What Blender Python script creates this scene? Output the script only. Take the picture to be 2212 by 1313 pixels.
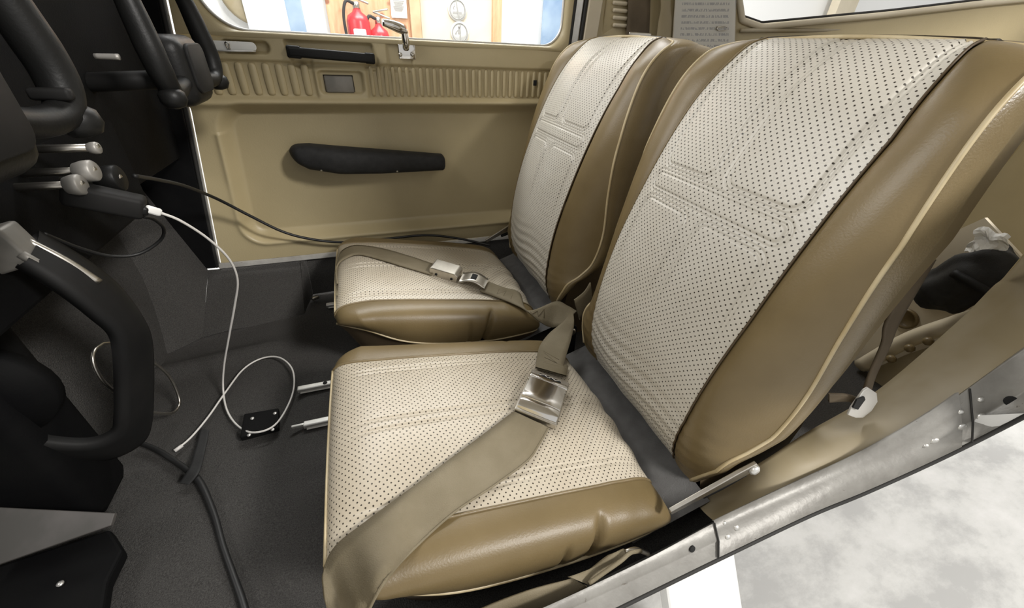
import bpy, bmesh, math, random
import numpy as np
from mathutils import Vector, Matrix
from mathutils.bvhtree import BVHTree

for o in list(bpy.data.objects):
    bpy.data.objects.remove(o, do_unlink=True)
random.seed(4)
S = bpy.context.scene
COL = S.collection

# ------------------------------------------------------------------ camera
# metres; X runs aft, Y across the cabin towards the far door, Z up from the cabin floor
W, H, F = 2212.0, 1313.0, 851.0
CAM = np.array([0.0, 0.0, 0.66])
def _ray(px, py): return np.array([px - W / 2, -(py - H / 2), -F])
_ex = _ray(3803, 236); _ex = _ex / np.linalg.norm(_ex)
_ey = _ray(747, 77); _ey = _ey - _ex * _ex.dot(_ey); _ey = _ey / np.linalg.norm(_ey)
_ez = np.cross(_ex, _ey)
ROT = np.array([_ex, _ey, _ez])
cam = bpy.data.cameras.new('camera'); cam_o = bpy.data.objects.new('camera', cam); COL.objects.link(cam_o)
cam.sensor_width = 36.0; cam.lens = F / W * 36.0; cam.clip_start = 0.01; cam.clip_end = 60
M4 = Matrix.Identity(4)
for i in range(3):
    for j in range(3): M4[i][j] = ROT[i][j]
    M4[i][3] = CAM[i]
cam_o.matrix_world = M4
S.camera = cam_o
S.view_settings.view_transform = 'Standard'; S.view_settings.look = 'None'
S.view_settings.gamma = 1.0; S.view_settings.use_curve_mapping = False
S.view_settings.exposure = 0.0

# ------------------------------------------------------------------ light
wd = bpy.data.worlds.new('hangar_light'); S.world = wd; wd.use_nodes = True
bg = wd.node_tree.nodes['Background']; bg.inputs[0].default_value = (1.0, 0.985, 0.96, 1); bg.inputs[1].default_value = 0.63
def area(name, loc, target, sx, sy, power, col=(1, 1, 1)):
    l = bpy.data.lights.new(name, 'AREA'); l.shape = 'RECTANGLE'; l.size = sx; l.size_y = sy; l.energy = power; l.color = col
    o = bpy.data.objects.new(name, l); COL.objects.link(o); o.location = loc
    o.rotation_euler = (Vector(target) - Vector(loc)).to_track_quat('-Z', 'Y').to_euler()
    return o
area('hangar_lamp_front', (-2.6, 0.6, 2.6), (0.4, 0.6, 0.5), 2.5, 1.6, 85, (1.0, 0.985, 0.96))
area('hangar_lamp_side', (2.5, -2.45, 3.2), (0.1, 1.0, 0.35), 0.8, 0.6, 215, (1.0, 0.97, 0.93))
area('added_wall_fill', (0.8, 3.0, 3.2), (0.5, 4.0, 0.4), 3.0, 1.0, 230, (1, 0.99, 0.97))  # added fill, no fixture: pushes the hangar wall outside the windows to white

def ray(px, py):
    v = ROT @ _ray(px, py); return v / np.linalg.norm(v)
def at(px, py, axis, val):
    v = ray(px, py); return CAM + v * ((val - CAM[axis]) / v[axis])
def atY(px, py, v): return at(px, py, 1, v)
def atZ(px, py, v): return at(px, py, 2, v)
def atX(px, py, v): return at(px, py, 0, v)

# ------------------------------------------------------------------ materials
def mat(name, col, rough=0.5, metal=0.0, spec=0.5, coat=0.0):
    m = bpy.data.materials.new(name); m.use_nodes = True
    b = m.node_tree.nodes['Principled BSDF']
    b.inputs['Base Color'].default_value = (*col, 1); b.inputs['Roughness'].default_value = rough
    b.inputs['Metallic'].default_value = metal; b.inputs['Specular IOR Level'].default_value = spec
    b.inputs['Coat Weight'].default_value = coat
    return m
def N(m, t, **kw):
    n = m.node_tree.nodes.new(t)
    for k, v in kw.items(): setattr(n, k, v)
    return n
def L(m, a, b): m.node_tree.links.new(a, b)
def bsdf(m): return m.node_tree.nodes['Principled BSDF']
def mth(m, op, a, b=None, c=None):
    n = N(m, 'ShaderNodeMath', operation=op)
    for i, x in enumerate((a, b, c)):
        if x is None: continue
        if isinstance(x, (int, float)): n.inputs[i].default_value = x
        else: L(m, x, n.inputs[i])
    return n.outputs[0]
def noise(m, scale, detail=4, rough=0.55, src='Object', map_scale=None):
    tc = N(m, 'ShaderNodeTexCoord'); n = N(m, 'ShaderNodeTexNoise')
    n.inputs['Scale'].default_value = scale; n.inputs['Detail'].default_value = detail; n.inputs['Roughness'].default_value = rough
    if map_scale:
        mp = N(m, 'ShaderNodeMapping'); mp.inputs['Scale'].default_value = map_scale
        L(m, tc.outputs[src], mp.inputs[0]); L(m, mp.outputs[0], n.inputs['Vector'])
    else: L(m, tc.outputs[src], n.inputs['Vector'])
    return n.outputs[0]
def ramp(m, src, stops):
    r = N(m, 'ShaderNodeValToRGB'); L(m, src, r.inputs[0])
    e = r.color_ramp.elements
    while len(e) < len(stops): e.new(0.5)
    for i, (p, c) in enumerate(stops): e[i].position = p; e[i].color = (*c, 1)
    return r.outputs[0]
def bump(m, src, dist, strength=1.0):
    b = N(m, 'ShaderNodeBump'); b.inputs['Distance'].default_value = dist; b.inputs['Strength'].default_value = strength
    L(m, src, b.inputs['Height']); L(m, b.outputs[0], bsdf(m).inputs['Normal']); return b
def mottled(name, c1, c2, scale, rough=0.5, metal=0.0, bump_scale=None, bump_d=0.0005, lo=0.35, hi=0.65, spec=0.5, coat=0.0):
    m = mat(name, c1, rough, metal, spec, coat)
    L(m, ramp(m, noise(m, scale), [(lo, c1), (hi, c2)]), bsdf(m).inputs['Base Color'])
    if bump_scale: bump(m, noise(m, bump_scale, 3), bump_d)
    return m

MAT = {}
MAT['vinyl'] = mottled('brown_vinyl', (0.150, 0.108, 0.048), (0.188, 0.138, 0.066), 7, 0.40, bump_scale=420, bump_d=0.00022, spec=0.45)
MAT['vinyl_light'] = mottled('tan_vinyl', (0.165, 0.122, 0.060), (0.21, 0.16, 0.085), 9, 0.34, bump_scale=420, bump_d=0.0004)
MAT['piping'] = mottled('cream_piping', (0.42, 0.33, 0.18), (0.56, 0.47, 0.30), 16, 0.45)
MAT['seam'] = mat('seam_brown', (0.07, 0.045, 0.02), 0.6)
MAT['base_brown'] = mottled('skirt_brown', (0.07, 0.048, 0.024), (0.10, 0.07, 0.035), 9, 0.7)
MAT['tan'] = mottled('door_tan', (0.43, 0.355, 0.205), (0.49, 0.41, 0.245), 3.5, 0.42, bump_scale=260, bump_d=0.0003, lo=0.3, hi=0.7)
MAT['tan_rib'] = mottled('rib_tan', (0.45, 0.372, 0.218), (0.49, 0.41, 0.245), 6, 0.42)
MAT['tan_worn'] = mottled('worn_tan', (0.31, 0.255, 0.155), (0.42, 0.37, 0.28), 5, 0.5, lo=0.48, hi=0.72)
MAT['cream'] = mottled('cream_frame', (0.56, 0.49, 0.36), (0.63, 0.56, 0.43), 5, 0.4)
MAT['carpet'] = mat('charcoal_carpet', (0.04, 0.04, 0.04), 0.95, spec=0.1)
L(MAT['carpet'], ramp(MAT['carpet'], noise(MAT['carpet'], 600, 3), [(0.3, (0.034, 0.0325, 0.031)), (0.7, (0.078, 0.075, 0.071))]), bsdf(MAT['carpet']).inputs['Base Color'])
bump(MAT['carpet'], noise(MAT['carpet'], 500, 2), 0.002)
MAT['black'] = mottled('black_plastic', (0.007, 0.007, 0.007), (0.010, 0.010, 0.0095), 20, 0.45, bump_scale=300, bump_d=0.0002, spec=0.25)
MAT['panel_black'] = mottled('crinkle_black', (0.0035, 0.0035, 0.004), (0.006, 0.006, 0.006), 10, 0.7, bump_scale=400, bump_d=0.0003, spec=0.10)
MAT['dark_grey'] = mottled('dark_grey_plastic', (0.010, 0.010, 0.010), (0.015, 0.0145, 0.014), 10, 0.6, spec=0.2)
MAT['black_foam'] = mottled('black_foam', (0.010, 0.010, 0.010), (0.018, 0.018, 0.018), 60, 0.75, bump_scale=500, bump_d=0.0004)
MAT['chrome'] = mat('chrome', (0.75, 0.73, 0.70), 0.12, 1.0)
MAT['steel'] = mottled('brushed_steel', (0.50, 0.47, 0.42), (0.62, 0.59, 0.53), 30, 0.32, 1.0)
MAT['alu'] = mottled('worn_aluminium', (0.62, 0.61, 0.58), (0.78, 0.77, 0.74), 25, 0.36, 0.7)
MAT['silver'] = mat('knob_silver', (0.36, 0.345, 0.32), 0.5, 0.5)
MAT['sill'] = mottled('sill_grey_paint', (0.25, 0.24, 0.22), (0.34, 0.33, 0.305), 18, 0.45, 0.15, bump_scale=70, bump_d=0.0008)
m = MAT['sill']   # scratches and chips with a shape of their own
chip = ramp(m, noise(m, 55, 6, 0.7), [(0.66, (0, 0, 0)), (0.70, (1, 1, 1))])
mx = N(m, 'ShaderNodeMix', data_type='RGBA'); src = bsdf(m).inputs['Base Color'].links[0].from_socket
L(m, src, mx.inputs[6]); mx.inputs[7].default_value = (0.16, 0.14, 0.12, 1); L(m, chip, mx.inputs[0]); L(m, mx.outputs[2], bsdf(m).inputs['Base Color'])
MAT['rubber'] = mat('black_rubber', (0.02, 0.019, 0.017), 0.7)
MAT['belt'] = mat('taupe_webbing', (0.25, 0.205, 0.13), 0.7, spec=0.3)
m = MAT['belt']
L(m, ramp(m, noise(m, 14, 5), [(0.3, (0.175, 0.145, 0.090)), (0.7, (0.235, 0.20, 0.135))]), bsdf(m).inputs['Base Color'])
bump(m, noise(m, 700, 2), 0.0006)
MAT['stitch'] = mat('stitch_thread', (0.12, 0.09, 0.05), 0.8)
MAT['belt_dark'] = mottled('brown_webbing', (0.085, 0.062, 0.036), (0.12, 0.09, 0.055), 20, 0.75)
MAT['white'] = mat('white_plastic', (0.82, 0.82, 0.80), 0.4)
MAT['white_paint'] = mat('white_gloss_paint', (0.82, 0.82, 0.80), 0.25)
MAT['cable_white'] = mat('cable_white', (0.62, 0.60, 0.57), 0.45)
MAT['cable_black'] = mat('cable_black', (0.012, 0.012, 0.012), 0.5)
MAT['hole'] = mat('hole_black', (0.006, 0.006, 0.006), 0.8)
MAT['grey_metal'] = mottled('ashtray_grey', (0.20, 0.19, 0.17), (0.25, 0.235, 0.21), 30, 0.5, 0.3)
MAT['red'] = mat('extinguisher_red', (0.62, 0.03, 0.04), 0.3)
MAT['dark_steel'] = mottled('dark_pedal_metal', (.07, .066, .06), (.11, .10, .095), 12, .5, .2)
MAT['grey_cloth'] = mottled('grey_cloth', (.105, .102, .098), (.135, .132, .128), 40, .9, bump_scale=500, bump_d=.0008)
MAT['white_metal'] = mat('bright_plate', (.78, .77, .74), .3, .3)
MAT['paper'] = mat('paper_white', (0.80, 0.80, 0.78), 0.7)
MAT['bright_wall'] = mat('white_hangar_wall', (0.86, 0.86, 0.85), 0.7)
MAT['blue'] = mottled('blue_sheet', (0.16, 0.26, 0.42), (0.34, 0.44, 0.56), 3, 0.6)
MAT['beige_board'] = mottled('beige_board', (0.66, 0.58, 0.45), (0.74, 0.66, 0.53), 2.5, 0.6)
MAT['plastic_sheet'] = mottled('plastic_sheet', (0.68, 0.71, 0.74), (0.82, 0.84, 0.85), 4, 0.3)
# plywood with knots
m = MAT['plywood'] = mat('plywood', (0.7, 0.42, 0.22), 0.6)
g = noise(m, 5, 5, 0.6, 'Object', (6, 1, 0.8))
base = ramp(m, g, [(0.3, (0.62, 0.33, 0.17)), (0.7, (0.78, 0.50, 0.30))])
tc = N(m, 'ShaderNodeTexCoord'); vo = N(m, 'ShaderNodeTexVoronoi'); vo.inputs['Scale'].default_value = 7.0; L(m, tc.outputs['Object'], vo.inputs['Vector'])
kn = ramp(m, vo.outputs['Distance'], [(0.10, (1, 1, 1)), (0.17, (0, 0, 0))])
mx = N(m, 'ShaderNodeMix', data_type='RGBA'); L(m, kn, mx.inputs[0]); L(m, base, mx.inputs[6]); mx.inputs[7].default_value = (0.30, 0.12, 0.06, 1); L(m, mx.outputs[2], bsdf(m).inputs['Base Color'])
MAT['timber'] = mottled('timber', (0.50, 0.34, 0.19), (0.64, 0.46, 0.28), 8, 0.6)
# concrete with stains
m = MAT['concrete'] = mat('concrete', (0.6, 0.6, 0.58), 0.32)
big = ramp(m, noise(m, 3.2, 10, 0.68, 'Object', (1.0, 1.7, 1.0)), [(0.40, (0.46, 0.46, 0.45)), (0.54, (0.62, 0.62, 0.60)), (0.68, (0.70, 0.695, 0.68))])
L(m, big, bsdf(m).inputs['Base Color'])
# perforated insert: dots in UV metres
def perforated(name, c1, c2, pitch, rad):
    m = mat(name, c1, 0.36, spec=0.5)
    uv = N(m, 'ShaderNodeUVMap'); sp = N(m, 'ShaderNodeSeparateXYZ'); L(m, uv.outputs[0], sp.inputs[0])
    ds = []
    for off in (0.0, 0.5):
        a = mth(m, 'SUBTRACT', mth(m, 'FRACT', mth(m, 'ADD', mth(m, 'DIVIDE', sp.outputs[0], pitch), off)), 0.5)
        b = mth(m, 'SUBTRACT', mth(m, 'FRACT', mth(m, 'ADD', mth(m, 'DIVIDE', sp.outputs[1], pitch), off)), 0.5)
        ds.append(mth(m, 'SQRT', mth(m, 'ADD', mth(m, 'MULTIPLY', a, a), mth(m, 'MULTIPLY', b, b))))
    d = mth(m, 'MINIMUM', ds[0], ds[1])
    k = ramp(m, d, [(rad * 0.8, (1, 1, 1)), (rad * 1.2, (0, 0, 0))])
    tone = ramp(m, noise(m, 6, 5), [(0.32, c1), (0.68, c2)])
    mx = N(m, 'ShaderNodeMix', data_type='RGBA'); L(m, k, mx.inputs[0]); L(m, tone, mx.inputs[6]); mx.inputs[7].default_value = (0.035, 0.027, 0.018, 1)
    L(m, mx.outputs[2], bsdf(m).inputs['Base Color'])
    hgt = mth(m, 'ADD', mth(m, 'MULTIPLY', k, -1.0), mth(m, 'MULTIPLY', noise(m, 330, 3), 0.35))
    bump(m, hgt, 0.0009)
    return m
MAT['insert'] = perforated('perforated_cream_vinyl', (0.47, 0.41, 0.315), (0.55, 0.495, 0.40), 0.0092, 0.105)
MAT['insert_back'] = perforated('perforated_pale_vinyl', (0.53, 0.495, 0.425), (0.59, 0.56, 0.495), 0.0092, 0.105)
# printed sheet: rows of unreadable small text
m = MAT['print'] = mat('printed_sheet', (0.7, 0.68, 0.62), 0.5)
uv = N(m, 'ShaderNodeUVMap'); sp = N(m, 'ShaderNodeSeparateXYZ'); L(m, uv.outputs[0], sp.inputs[0])
row = mth(m, 'LESS_THAN', mth(m, 'FRACT', mth(m, 'MULTIPLY', sp.outputs[1], 16)), 0.42)
nz = N(m, 'ShaderNodeTexNoise'); nz.inputs['Scale'].default_value = 1.0; nz.inputs['Detail'].default_value = 2
mp = N(m, 'ShaderNodeMapping'); mp.inputs['Scale'].default_value = (45, 16, 1); L(m, uv.outputs[0], mp.inputs[0]); L(m, mp.outputs[0], nz.inputs['Vector'])
word = mth(m, 'GREATER_THAN', nz.outputs[0], 0.47)
inx = mth(m, 'MULTIPLY', mth(m, 'GREATER_THAN', sp.outputs[0], 0.12), mth(m, 'LESS_THAN', sp.outputs[0], 0.9))
iny = mth(m, 'MULTIPLY', mth(m, 'GREATER_THAN', sp.outputs[1], 0.10), mth(m, 'LESS_THAN', sp.outputs[1], 0.86))
ink = mth(m, 'MULTIPLY', mth(m, 'MULTIPLY', row, word), mth(m, 'MULTIPLY', inx, iny))
mx = N(m, 'ShaderNodeMix', data_type='RGBA'); L(m, ink, mx.inputs[0]); mx.inputs[6].default_value = (0.60, 0.56, 0.47, 1); mx.inputs[7].default_value = (0.24, 0.22, 0.19, 1)
L(m, mx.outputs[2], bsdf(m).inputs['Base Color'])
def clear(name, tint, gloss, rough):
    m = bpy.data.materials.new(name); m.use_nodes = True; nt = m.node_tree; nt.nodes.clear()
    o = nt.nodes.new('ShaderNodeOutputMaterial'); t = nt.nodes.new('ShaderNodeBsdfTransparent'); g = nt.nodes.new('ShaderNodeBsdfGlossy'); x = nt.nodes.new('ShaderNodeMixShader')
    t.inputs[0].default_value = (*tint, 1); g.inputs['Roughness'].default_value = rough; x.inputs[0].default_value = gloss
    nt.links.new(t.outputs[0], x.inputs[1]); nt.links.new(g.outputs[0], x.inputs[2]); nt.links.new(x.outputs[0], o.inputs[0]); return m
MAT['glass'] = clear('window_perspex', (0.97, 0.98, 0.98), 0.04, 0.02)
MAT['sleeve'] = clear('clear_sleeve', (0.93, 0.93, 0.92), 0.16, 0.12)
MAT['headliner'] = mat('headliner_cream', (0.62, 0.58, 0.50), 0.8)

# ------------------------------------------------------------------ mesh helpers
def tag(o, label=None, cat=None, group=None, kind=None):
    if label: o['label'] = label
    if cat: o['category'] = cat
    if group: o['group'] = group
    if kind: o['kind'] = kind
    return o
def obj(name, me, m=None, parent=None, smooth=True):
    if m is not None:
        me.materials.clear(); me.materials.append(MAT[m])
    if smooth: me.polygons.foreach_set('use_smooth', [True] * len(me.polygons))
    o = bpy.data.objects.new(name, me); COL.objects.link(o)
    if parent is not None: o.parent = parent; o.matrix_parent_inverse = parent.matrix_world.inverted()
    return o
def empty(name, loc=(0, 0, 0)):
    o = bpy.data.objects.new(name, None); COL.objects.link(o); o.location = loc; o.empty_display_size = 0.05
    o.matrix_world = Matrix.Translation(Vector(loc)); return o
def mesh(verts, faces, uvs=None, name='mesh'):
    me = bpy.data.meshes.new(name); me.from_pydata([tuple(map(float, v)) for v in verts], [], [tuple(int(i) for i in f) for f in faces]); me.update()
    if uvs is not None:
        l = me.uv_layers.new(name='UVMap'); idx = np.zeros(len(me.loops), dtype=np.int32); me.loops.foreach_get('vertex_index', idx)
        l.data.foreach_set('uv', np.asarray(uvs, dtype=np.float32)[idx].ravel())
    return me
def grid(P, UV=None, flip=False, closed_v=False):
    """P: (n, m, 3) array of points -> quad mesh"""
    n, m_ = P.shape[:2]
    i = np.arange(n * m_).reshape(n, m_)
    if closed_v: i = np.concatenate([i, i[:, :1]], 1)
    a, b, c, d = i[:-1, :-1].ravel(), i[:-1, 1:].ravel(), i[1:, 1:].ravel(), i[1:, :-1].ravel()
    f = np.stack([a, d, c, b] if flip else [a, b, c, d], 1)
    return mesh(P.reshape(-1, 3), f.tolist(), None if UV is None else UV.reshape(-1, 2))
def cr(pts, n):
    """Catmull-Rom through pts, n samples evenly along the length"""
    p = np.asarray(pts, float)
    if len(p) == 2: return p[0] + (p[1] - p[0]) * np.linspace(0, 1, n)[:, None]
    q = np.vstack([2 * p[0] - p[1], p, 2 * p[-1] - p[-2]]); out = []
    for k in range(len(p) - 1):
        t = np.linspace(0, 1, 24, endpoint=False)[:, None]; a, b, c, d = q[k:k + 4]
        out.append(0.5 * ((2 * b) + (-a + c) * t + (2 * a - 5 * b + 4 * c - d) * t * t + (-a + 3 * b - 3 * c + d) * t ** 3))
    o = np.vstack(out + [p[-1:]]); s = np.r_[0, np.cumsum(np.linalg.norm(np.diff(o, axis=0), axis=1))]
    u = np.linspace(0, s[-1], n)
    return np.stack([np.interp(u, s, o[:, k]) for k in range(o.shape[1])], 1)
def tube(path, r, seg=8, n=None, closed=False, caps=True):
    p = cr(path, n) if n else np.asarray(path, float)
    r = np.broadcast_to(np.asarray(r, float) if not np.isscalar(r) else r, (len(p),)) if np.isscalar(r) or len(np.atleast_1d(r)) == len(p) else np.interp(np.linspace(0, 1, len(p)), np.linspace(0, 1, len(r)), r)
    if closed: t = np.roll(p, -1, 0) - np.roll(p, 1, 0)
    else: t = np.gradient(p, axis=0)
    t /= np.maximum(np.linalg.norm(t, axis=1), 1e-9)[:, None]
    up = np.array([0, 0, 1.0]) if abs(t[0][2]) < 0.9 else np.array([1.0, 0, 0])
    u = np.cross(t[0], up); u /= np.linalg.norm(u); V = []
    for k in range(len(p)):
        u = u - t[k] * t[k].dot(u); u /= np.linalg.norm(u); w = np.cross(t[k], u)
        for a in range(seg):
            an = 2 * math.pi * a / seg; V.append(p[k] + r[k] * (math.cos(an) * u + math.sin(an) * w))
    f = []; K = len(p)
    for k in range(K if closed else K - 1):
        for a in range(seg):
            b = (a + 1) % seg; k2 = (k + 1) % K
            f.append((k * seg + a, k * seg + b, k2 * seg + b, k2 * seg + a))
    if caps and not closed: f.append(tuple(range(seg))[::-1]); f.append(tuple((K - 1) * seg + a for a in range(seg)))
    return mesh(V, f)
def boxm(c, s, bev=0.0, rot=None, seg=2):
    bm = bmesh.new(); bmesh.ops.create_cube(bm, size=1.0)
    for v in bm.verts: v.co = Vector((v.co.x * s[0], v.co.y * s[1], v.co.z * s[2]))
    if bev: bmesh.ops.bevel(bm, geom=bm.edges[:], offset=bev, segments=seg, profile=0.5, affect='EDGES')
    if rot is not None: bmesh.ops.transform(bm, matrix=rot.to_4x4(), verts=bm.verts)
    bmesh.ops.translate(bm, vec=Vector([float(x) for x in c]), verts=bm.verts)
    me = bpy.data.meshes.new('box'); bm.to_mesh(me); bm.free(); return me
def frame_rot(ax, ay, az):
    m = Matrix.Identity(3)
    for i in range(3): m[i][0], m[i][1], m[i][2] = float(ax[i]), float(ay[i]), float(az[i])
    return m
def nrm(v): v = np.asarray(v, float); return v / np.linalg.norm(v)
def prism(poly, o, ax, ay, th, bev=0.0):
    """polygon in plane (o, ax, ay), extruded by th along ax x ay (centred)"""
    ax, ay = nrm(ax), nrm(ay); az = np.cross(ax, ay); o = np.asarray(o, float)
    bm = bmesh.new(); n = len(poly)
    lo = [bm.verts.new(tuple(o + ax * x + ay * y - az * th / 2)) for x, y in poly]
    hi = [bm.verts.new(tuple(o + ax * x + ay * y + az * th / 2)) for x, y in poly]
    bm.faces.new(lo[::-1]); bm.faces.new(hi)
    for k in range(n): bm.faces.new((lo[k], lo[(k + 1) % n], hi[(k + 1) % n], hi[k]))
    bmesh.ops.recalc_face_normals(bm, faces=bm.faces)
    if bev: bmesh.ops.bevel(bm, geom=[e for e in bm.edges], offset=bev, segments=2, profile=0.5, affect='EDGES')
    me = bpy.data.meshes.new('prism'); bm.to_mesh(me); bm.free(); return me
def slab(pts, th, bev=0.0):
    """planar-ish 3D polygon given thickness along its normal"""
    p = np.asarray(pts, float); c = p.mean(0); nz = np.zeros(3)
    for k in range(len(p)): nz += np.cross(p[k] - c, p[(k + 1) % len(p)] - c)
    nz = nrm(nz); ax = nrm(p[1] - p[0]); ax = nrm(ax - nz * ax.dot(nz)); ay = np.cross(nz, ax)
    return prism([((q - c).dot(ax), (q - c).dot(ay)) for q in p], c, ax, ay, th, bev)
def rrect(w, h, r, k=5):
    out = []
    for cx, cy, a0 in ((w / 2 - r, h / 2 - r, 0), (-w / 2 + r, h / 2 - r, 90), (-w / 2 + r, -h / 2 + r, 180), (w / 2 - r, -h / 2 + r, 270)):
        for j in range(k + 1):
            a = math.radians(a0 + 90 * j / k); out.append((cx + r * math.cos(a), cy + r * math.sin(a)))
    return out
def strip(Lp, Rp, th=0.003, n=60, m_=6, crown=0.0):
    """woven strap between two 3D edge lines, with thickness"""
    a, b = cr(Lp, n), cr(Rp, n); t = np.linspace(0, 1, m_)
    P = a[:, None, :] * (1 - t)[None, :, None] + b[:, None, :] * t[None, :, None]
    dv = np.gradient(P, axis=0); du = np.gradient(P, axis=1); nz = np.cross(du, dv); nz /= np.maximum(np.linalg.norm(nz, axis=2), 1e-9)[:, :, None]
    if (nz * (CAM - P)).sum() < 0: nz = -nz
    P = P + nz * (crown * np.sin(np.pi * t))[None, :, None]
    ring = np.concatenate([P + nz * th / 2, (P - nz * th / 2)[:, ::-1]], 1)
    me = grid(ring, closed_v=True)
    return me
def lathe(prof, o, axis, seg=20):
    axis = nrm(axis); up = np.array([0, 0, 1.]) if abs(axis[2]) < 0.9 else np.array([1., 0, 0])
    u = nrm(np.cross(axis, up)); w = np.cross(axis, u); o = np.asarray(o, float); V = []
    for r, h in prof:
        for a in range(seg):
            an = 2 * math.pi * a / seg; V.append(o + axis * h + max(r, 1e-5) * (math.cos(an) * u + math.sin(an) * w))
    f = []
    for k in range(len(prof) - 1):
        for a in range(seg): b = (a + 1) % seg; f.append((k * seg + a, (k + 1) * seg + a, (k + 1) * seg + b, k * seg + b))
    f.append(tuple(range(seg))); f.append(tuple((len(prof) - 1) * seg + a for a in range(seg))[::-1])
    return mesh(V, f)
def join(ms):
    bm = bmesh.new()
    for me in ms: bm.from_mesh(me)
    me = bpy.data.meshes.new('joined'); bm.to_mesh(me); bm.free(); return me
def sst(a, b, x): t = np.clip((x - a) / (b - a), 0, 1); return t * t * (3 - 2 * t)
def autosmooth(o, ang=35):
    me = o.data
    me.set_sharp_from_angle(angle=math.radians(ang)); return o
#@@STRUCTURE
DY = 1.2     # plane of the far door
# cabin floor
def struct(name, me, m, label=None, cat=None, parent=None, smooth=True):
    o = obj(name, me, m, parent, smooth)
    if parent is None: tag(o, label, cat, kind='structure')
    return o
xs = np.linspace(-0.95, 2.3, 100); ys = np.linspace(0.15, 1.19, 60)
X, Y = np.meshgrid(xs, ys, indexing='ij')
edge = np.interp(X, [0.3, 0.6, 0.9], [0.168, 0.205, 0.26]); Y = edge + (Y - 0.15) * (1.19 - edge) / 1.04     # near edge follows the door jamb
Z = 0.004 * np.sin(X * 9 + 1) * np.sin(Y * 11) - 0.004
# raised ridge along the seat rails, a fold running across the footwell
Z = Z + 0.010 * sst(-0.235, -0.21, X) * sst(0.50, 0.53, Y) * sst(0.84, 0.80, Y)
Z = Z + 0.016 * np.exp(-((Y - 0.90 - 0.12 * (X + 0.4)) / 0.022) ** 2) * sst(-0.24, -0.30, X)
struct('floor', grid(np.stack([X, Y, Z], 2), flip=False), 'carpet', 'charcoal carpeted cabin floor running under both seats', 'floor')

# carpeted side kick under the far door: a sloping section forward, a deeper box behind it
def quadgrid(a, b, c, d, n=12, m_=12, wob=0.004):
    u = np.linspace(0, 1, n)[:, None, None]; v = np.linspace(0, 1, m_)[None, :, None]
    a, b, c, d = [np.asarray(q, float) for q in (a, b, c, d)]
    P = a * (1 - u) * (1 - v) + b * u * (1 - v) + c * u * v + d * (1 - u) * v
    P = P + wob * (np.sin(u * 7 + v * 3) * np.sin(v * 6 + 1)) * np.array([0, 0.6, 0.6]); return P
k = empty('wall_right', (-0.3, 1.15, 0)); tag(k, 'dark carpeted kick wall below the far door', 'wall', kind='structure')
obj('kick_slope', grid(quadgrid((-0.46, 1.00, 0.0), (-0.225, 1.045, 0.0), (-0.225, 1.195, 0.100), (-0.46, 1.192, 0.096))), 'carpet', k)
obj('kick_slope', grid(quadgrid((-0.60, 0.90, 0.0), (-0.46, 1.00, 0.0), (-0.46, 1.192, 0.096), (-0.545, 1.192, 0.42))), 'carpet', k)
obj('kick_end', grid(quadgrid((-0.225, 1.045, 0.0), (-0.205, 1.19, 0.0), (-0.205, 1.21, 0.115), (-0.225, 1.195, 0.105))), 'carpet', k)
obj('kick_rear', grid(quadgrid((-0.21, 1.15, 0.0), (0.62, 1.15, 0.0), (0.62, 1.205, 0.115), (-0.21, 1.205, 0.115))), 'carpet', k)
obj('toe_board', grid(quadgrid((-0.52, 0.63, -0.01), (-0.52, 1.02, -0.01), (-0.58, 1.12, 0.46), (-0.58, 0.63, 0.46))), 'carpet', k)
obj('toe_board', grid(quadgrid((-0.86, 0.15, -0.01), (-0.86, 0.64, -0.01), (-0.92, 0.64, 0.60), (-0.92, 0.15, 0.60))), 'carpet', k)

# ---- far door
d1 = empty('door_1', (0.05, DY, 0.11)); tag(d1, 'far cabin door with tan moulded lower panel and side window', 'door', kind='structure')
def door_front(z): return np.interp(z, [0.10, 0.50, 0.70, 1.15], [-0.425, -0.361, -0.333, -0.27])
def door_back(z): return np.interp(z, [0.10, 0.4, 0.70, 1.15], [0.50, 0.57, 0.585, 0.56])
zz = np.r_[np.linspace(0.115, 0.655, 200)]; uu = np.linspace(0, 1, 320)
Zg, Ug = np.meshgrid(zz, uu, indexing='ij')
Xg = door_front(Zg) + (door_back(Zg) - door_front(Zg)) * Ug
def rr_sdf(x, z, x0, x1, z0, z1, r):
    cx_, cz_ = (x0 + x1) / 2, (z0 + z1) / 2
    qx = np.abs(x - cx_) - (x1 - x0) / 2 + r; qz = np.abs(z - cz_) - (z1 - z0) / 2 + r
    return np.hypot(np.maximum(qx, 0), np.maximum(qz, 0)) + np.minimum(np.maximum(qx, qz), 0) - r
def rel(sd, w): return sst(w / 2, -w / 2, sd)
Yd = np.full_like(Zg, DY - 0.012)
xl = -0.305 - 0.10 * (0.5 - Zg)          # the recess leans with the door's front edge
rec = rr_sdf(Xg - xl, Zg, 0.0, 1.10, 0.175, 0.505, 0.05)
Yd += 0.032 * rel(rec, 0.036)
Yd -= 0.012 * np.exp(-((Zg - 0.517) / 0.010) ** 2)                 # ledge nose
Yd -= 0.006 * np.exp(-((rec - 0.012) / 0.008) ** 2) * (Zg < 0.45)  # raised lip round the recess
Yd += 0.007 * rel(rr_sdf(Xg, Zg, -0.40, 0.62, 0.5285, 0.603, 0.008), 0.006)   # rib band is let in
Yd -= 0.007 * rel(rr_sdf(Xg, Zg, -0.086, 0.034, 0.529, 0.607, 0.006), 0.006)  # plain field round the ashtray
Yd += 0.014 * rel(rr_sdf(Xg - 0.25 * (0.62 - Zg), Zg, -0.130, 0.062, 0.592, 0.646, 0.006), 0.008)  # pocket behind the pull handle
Yd += 0.012 * rel(rr_sdf(Xg, Zg, -0.078, 0.024, 0.539, 0.587, 0.010), 0.007)  # ashtray pocket
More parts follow.
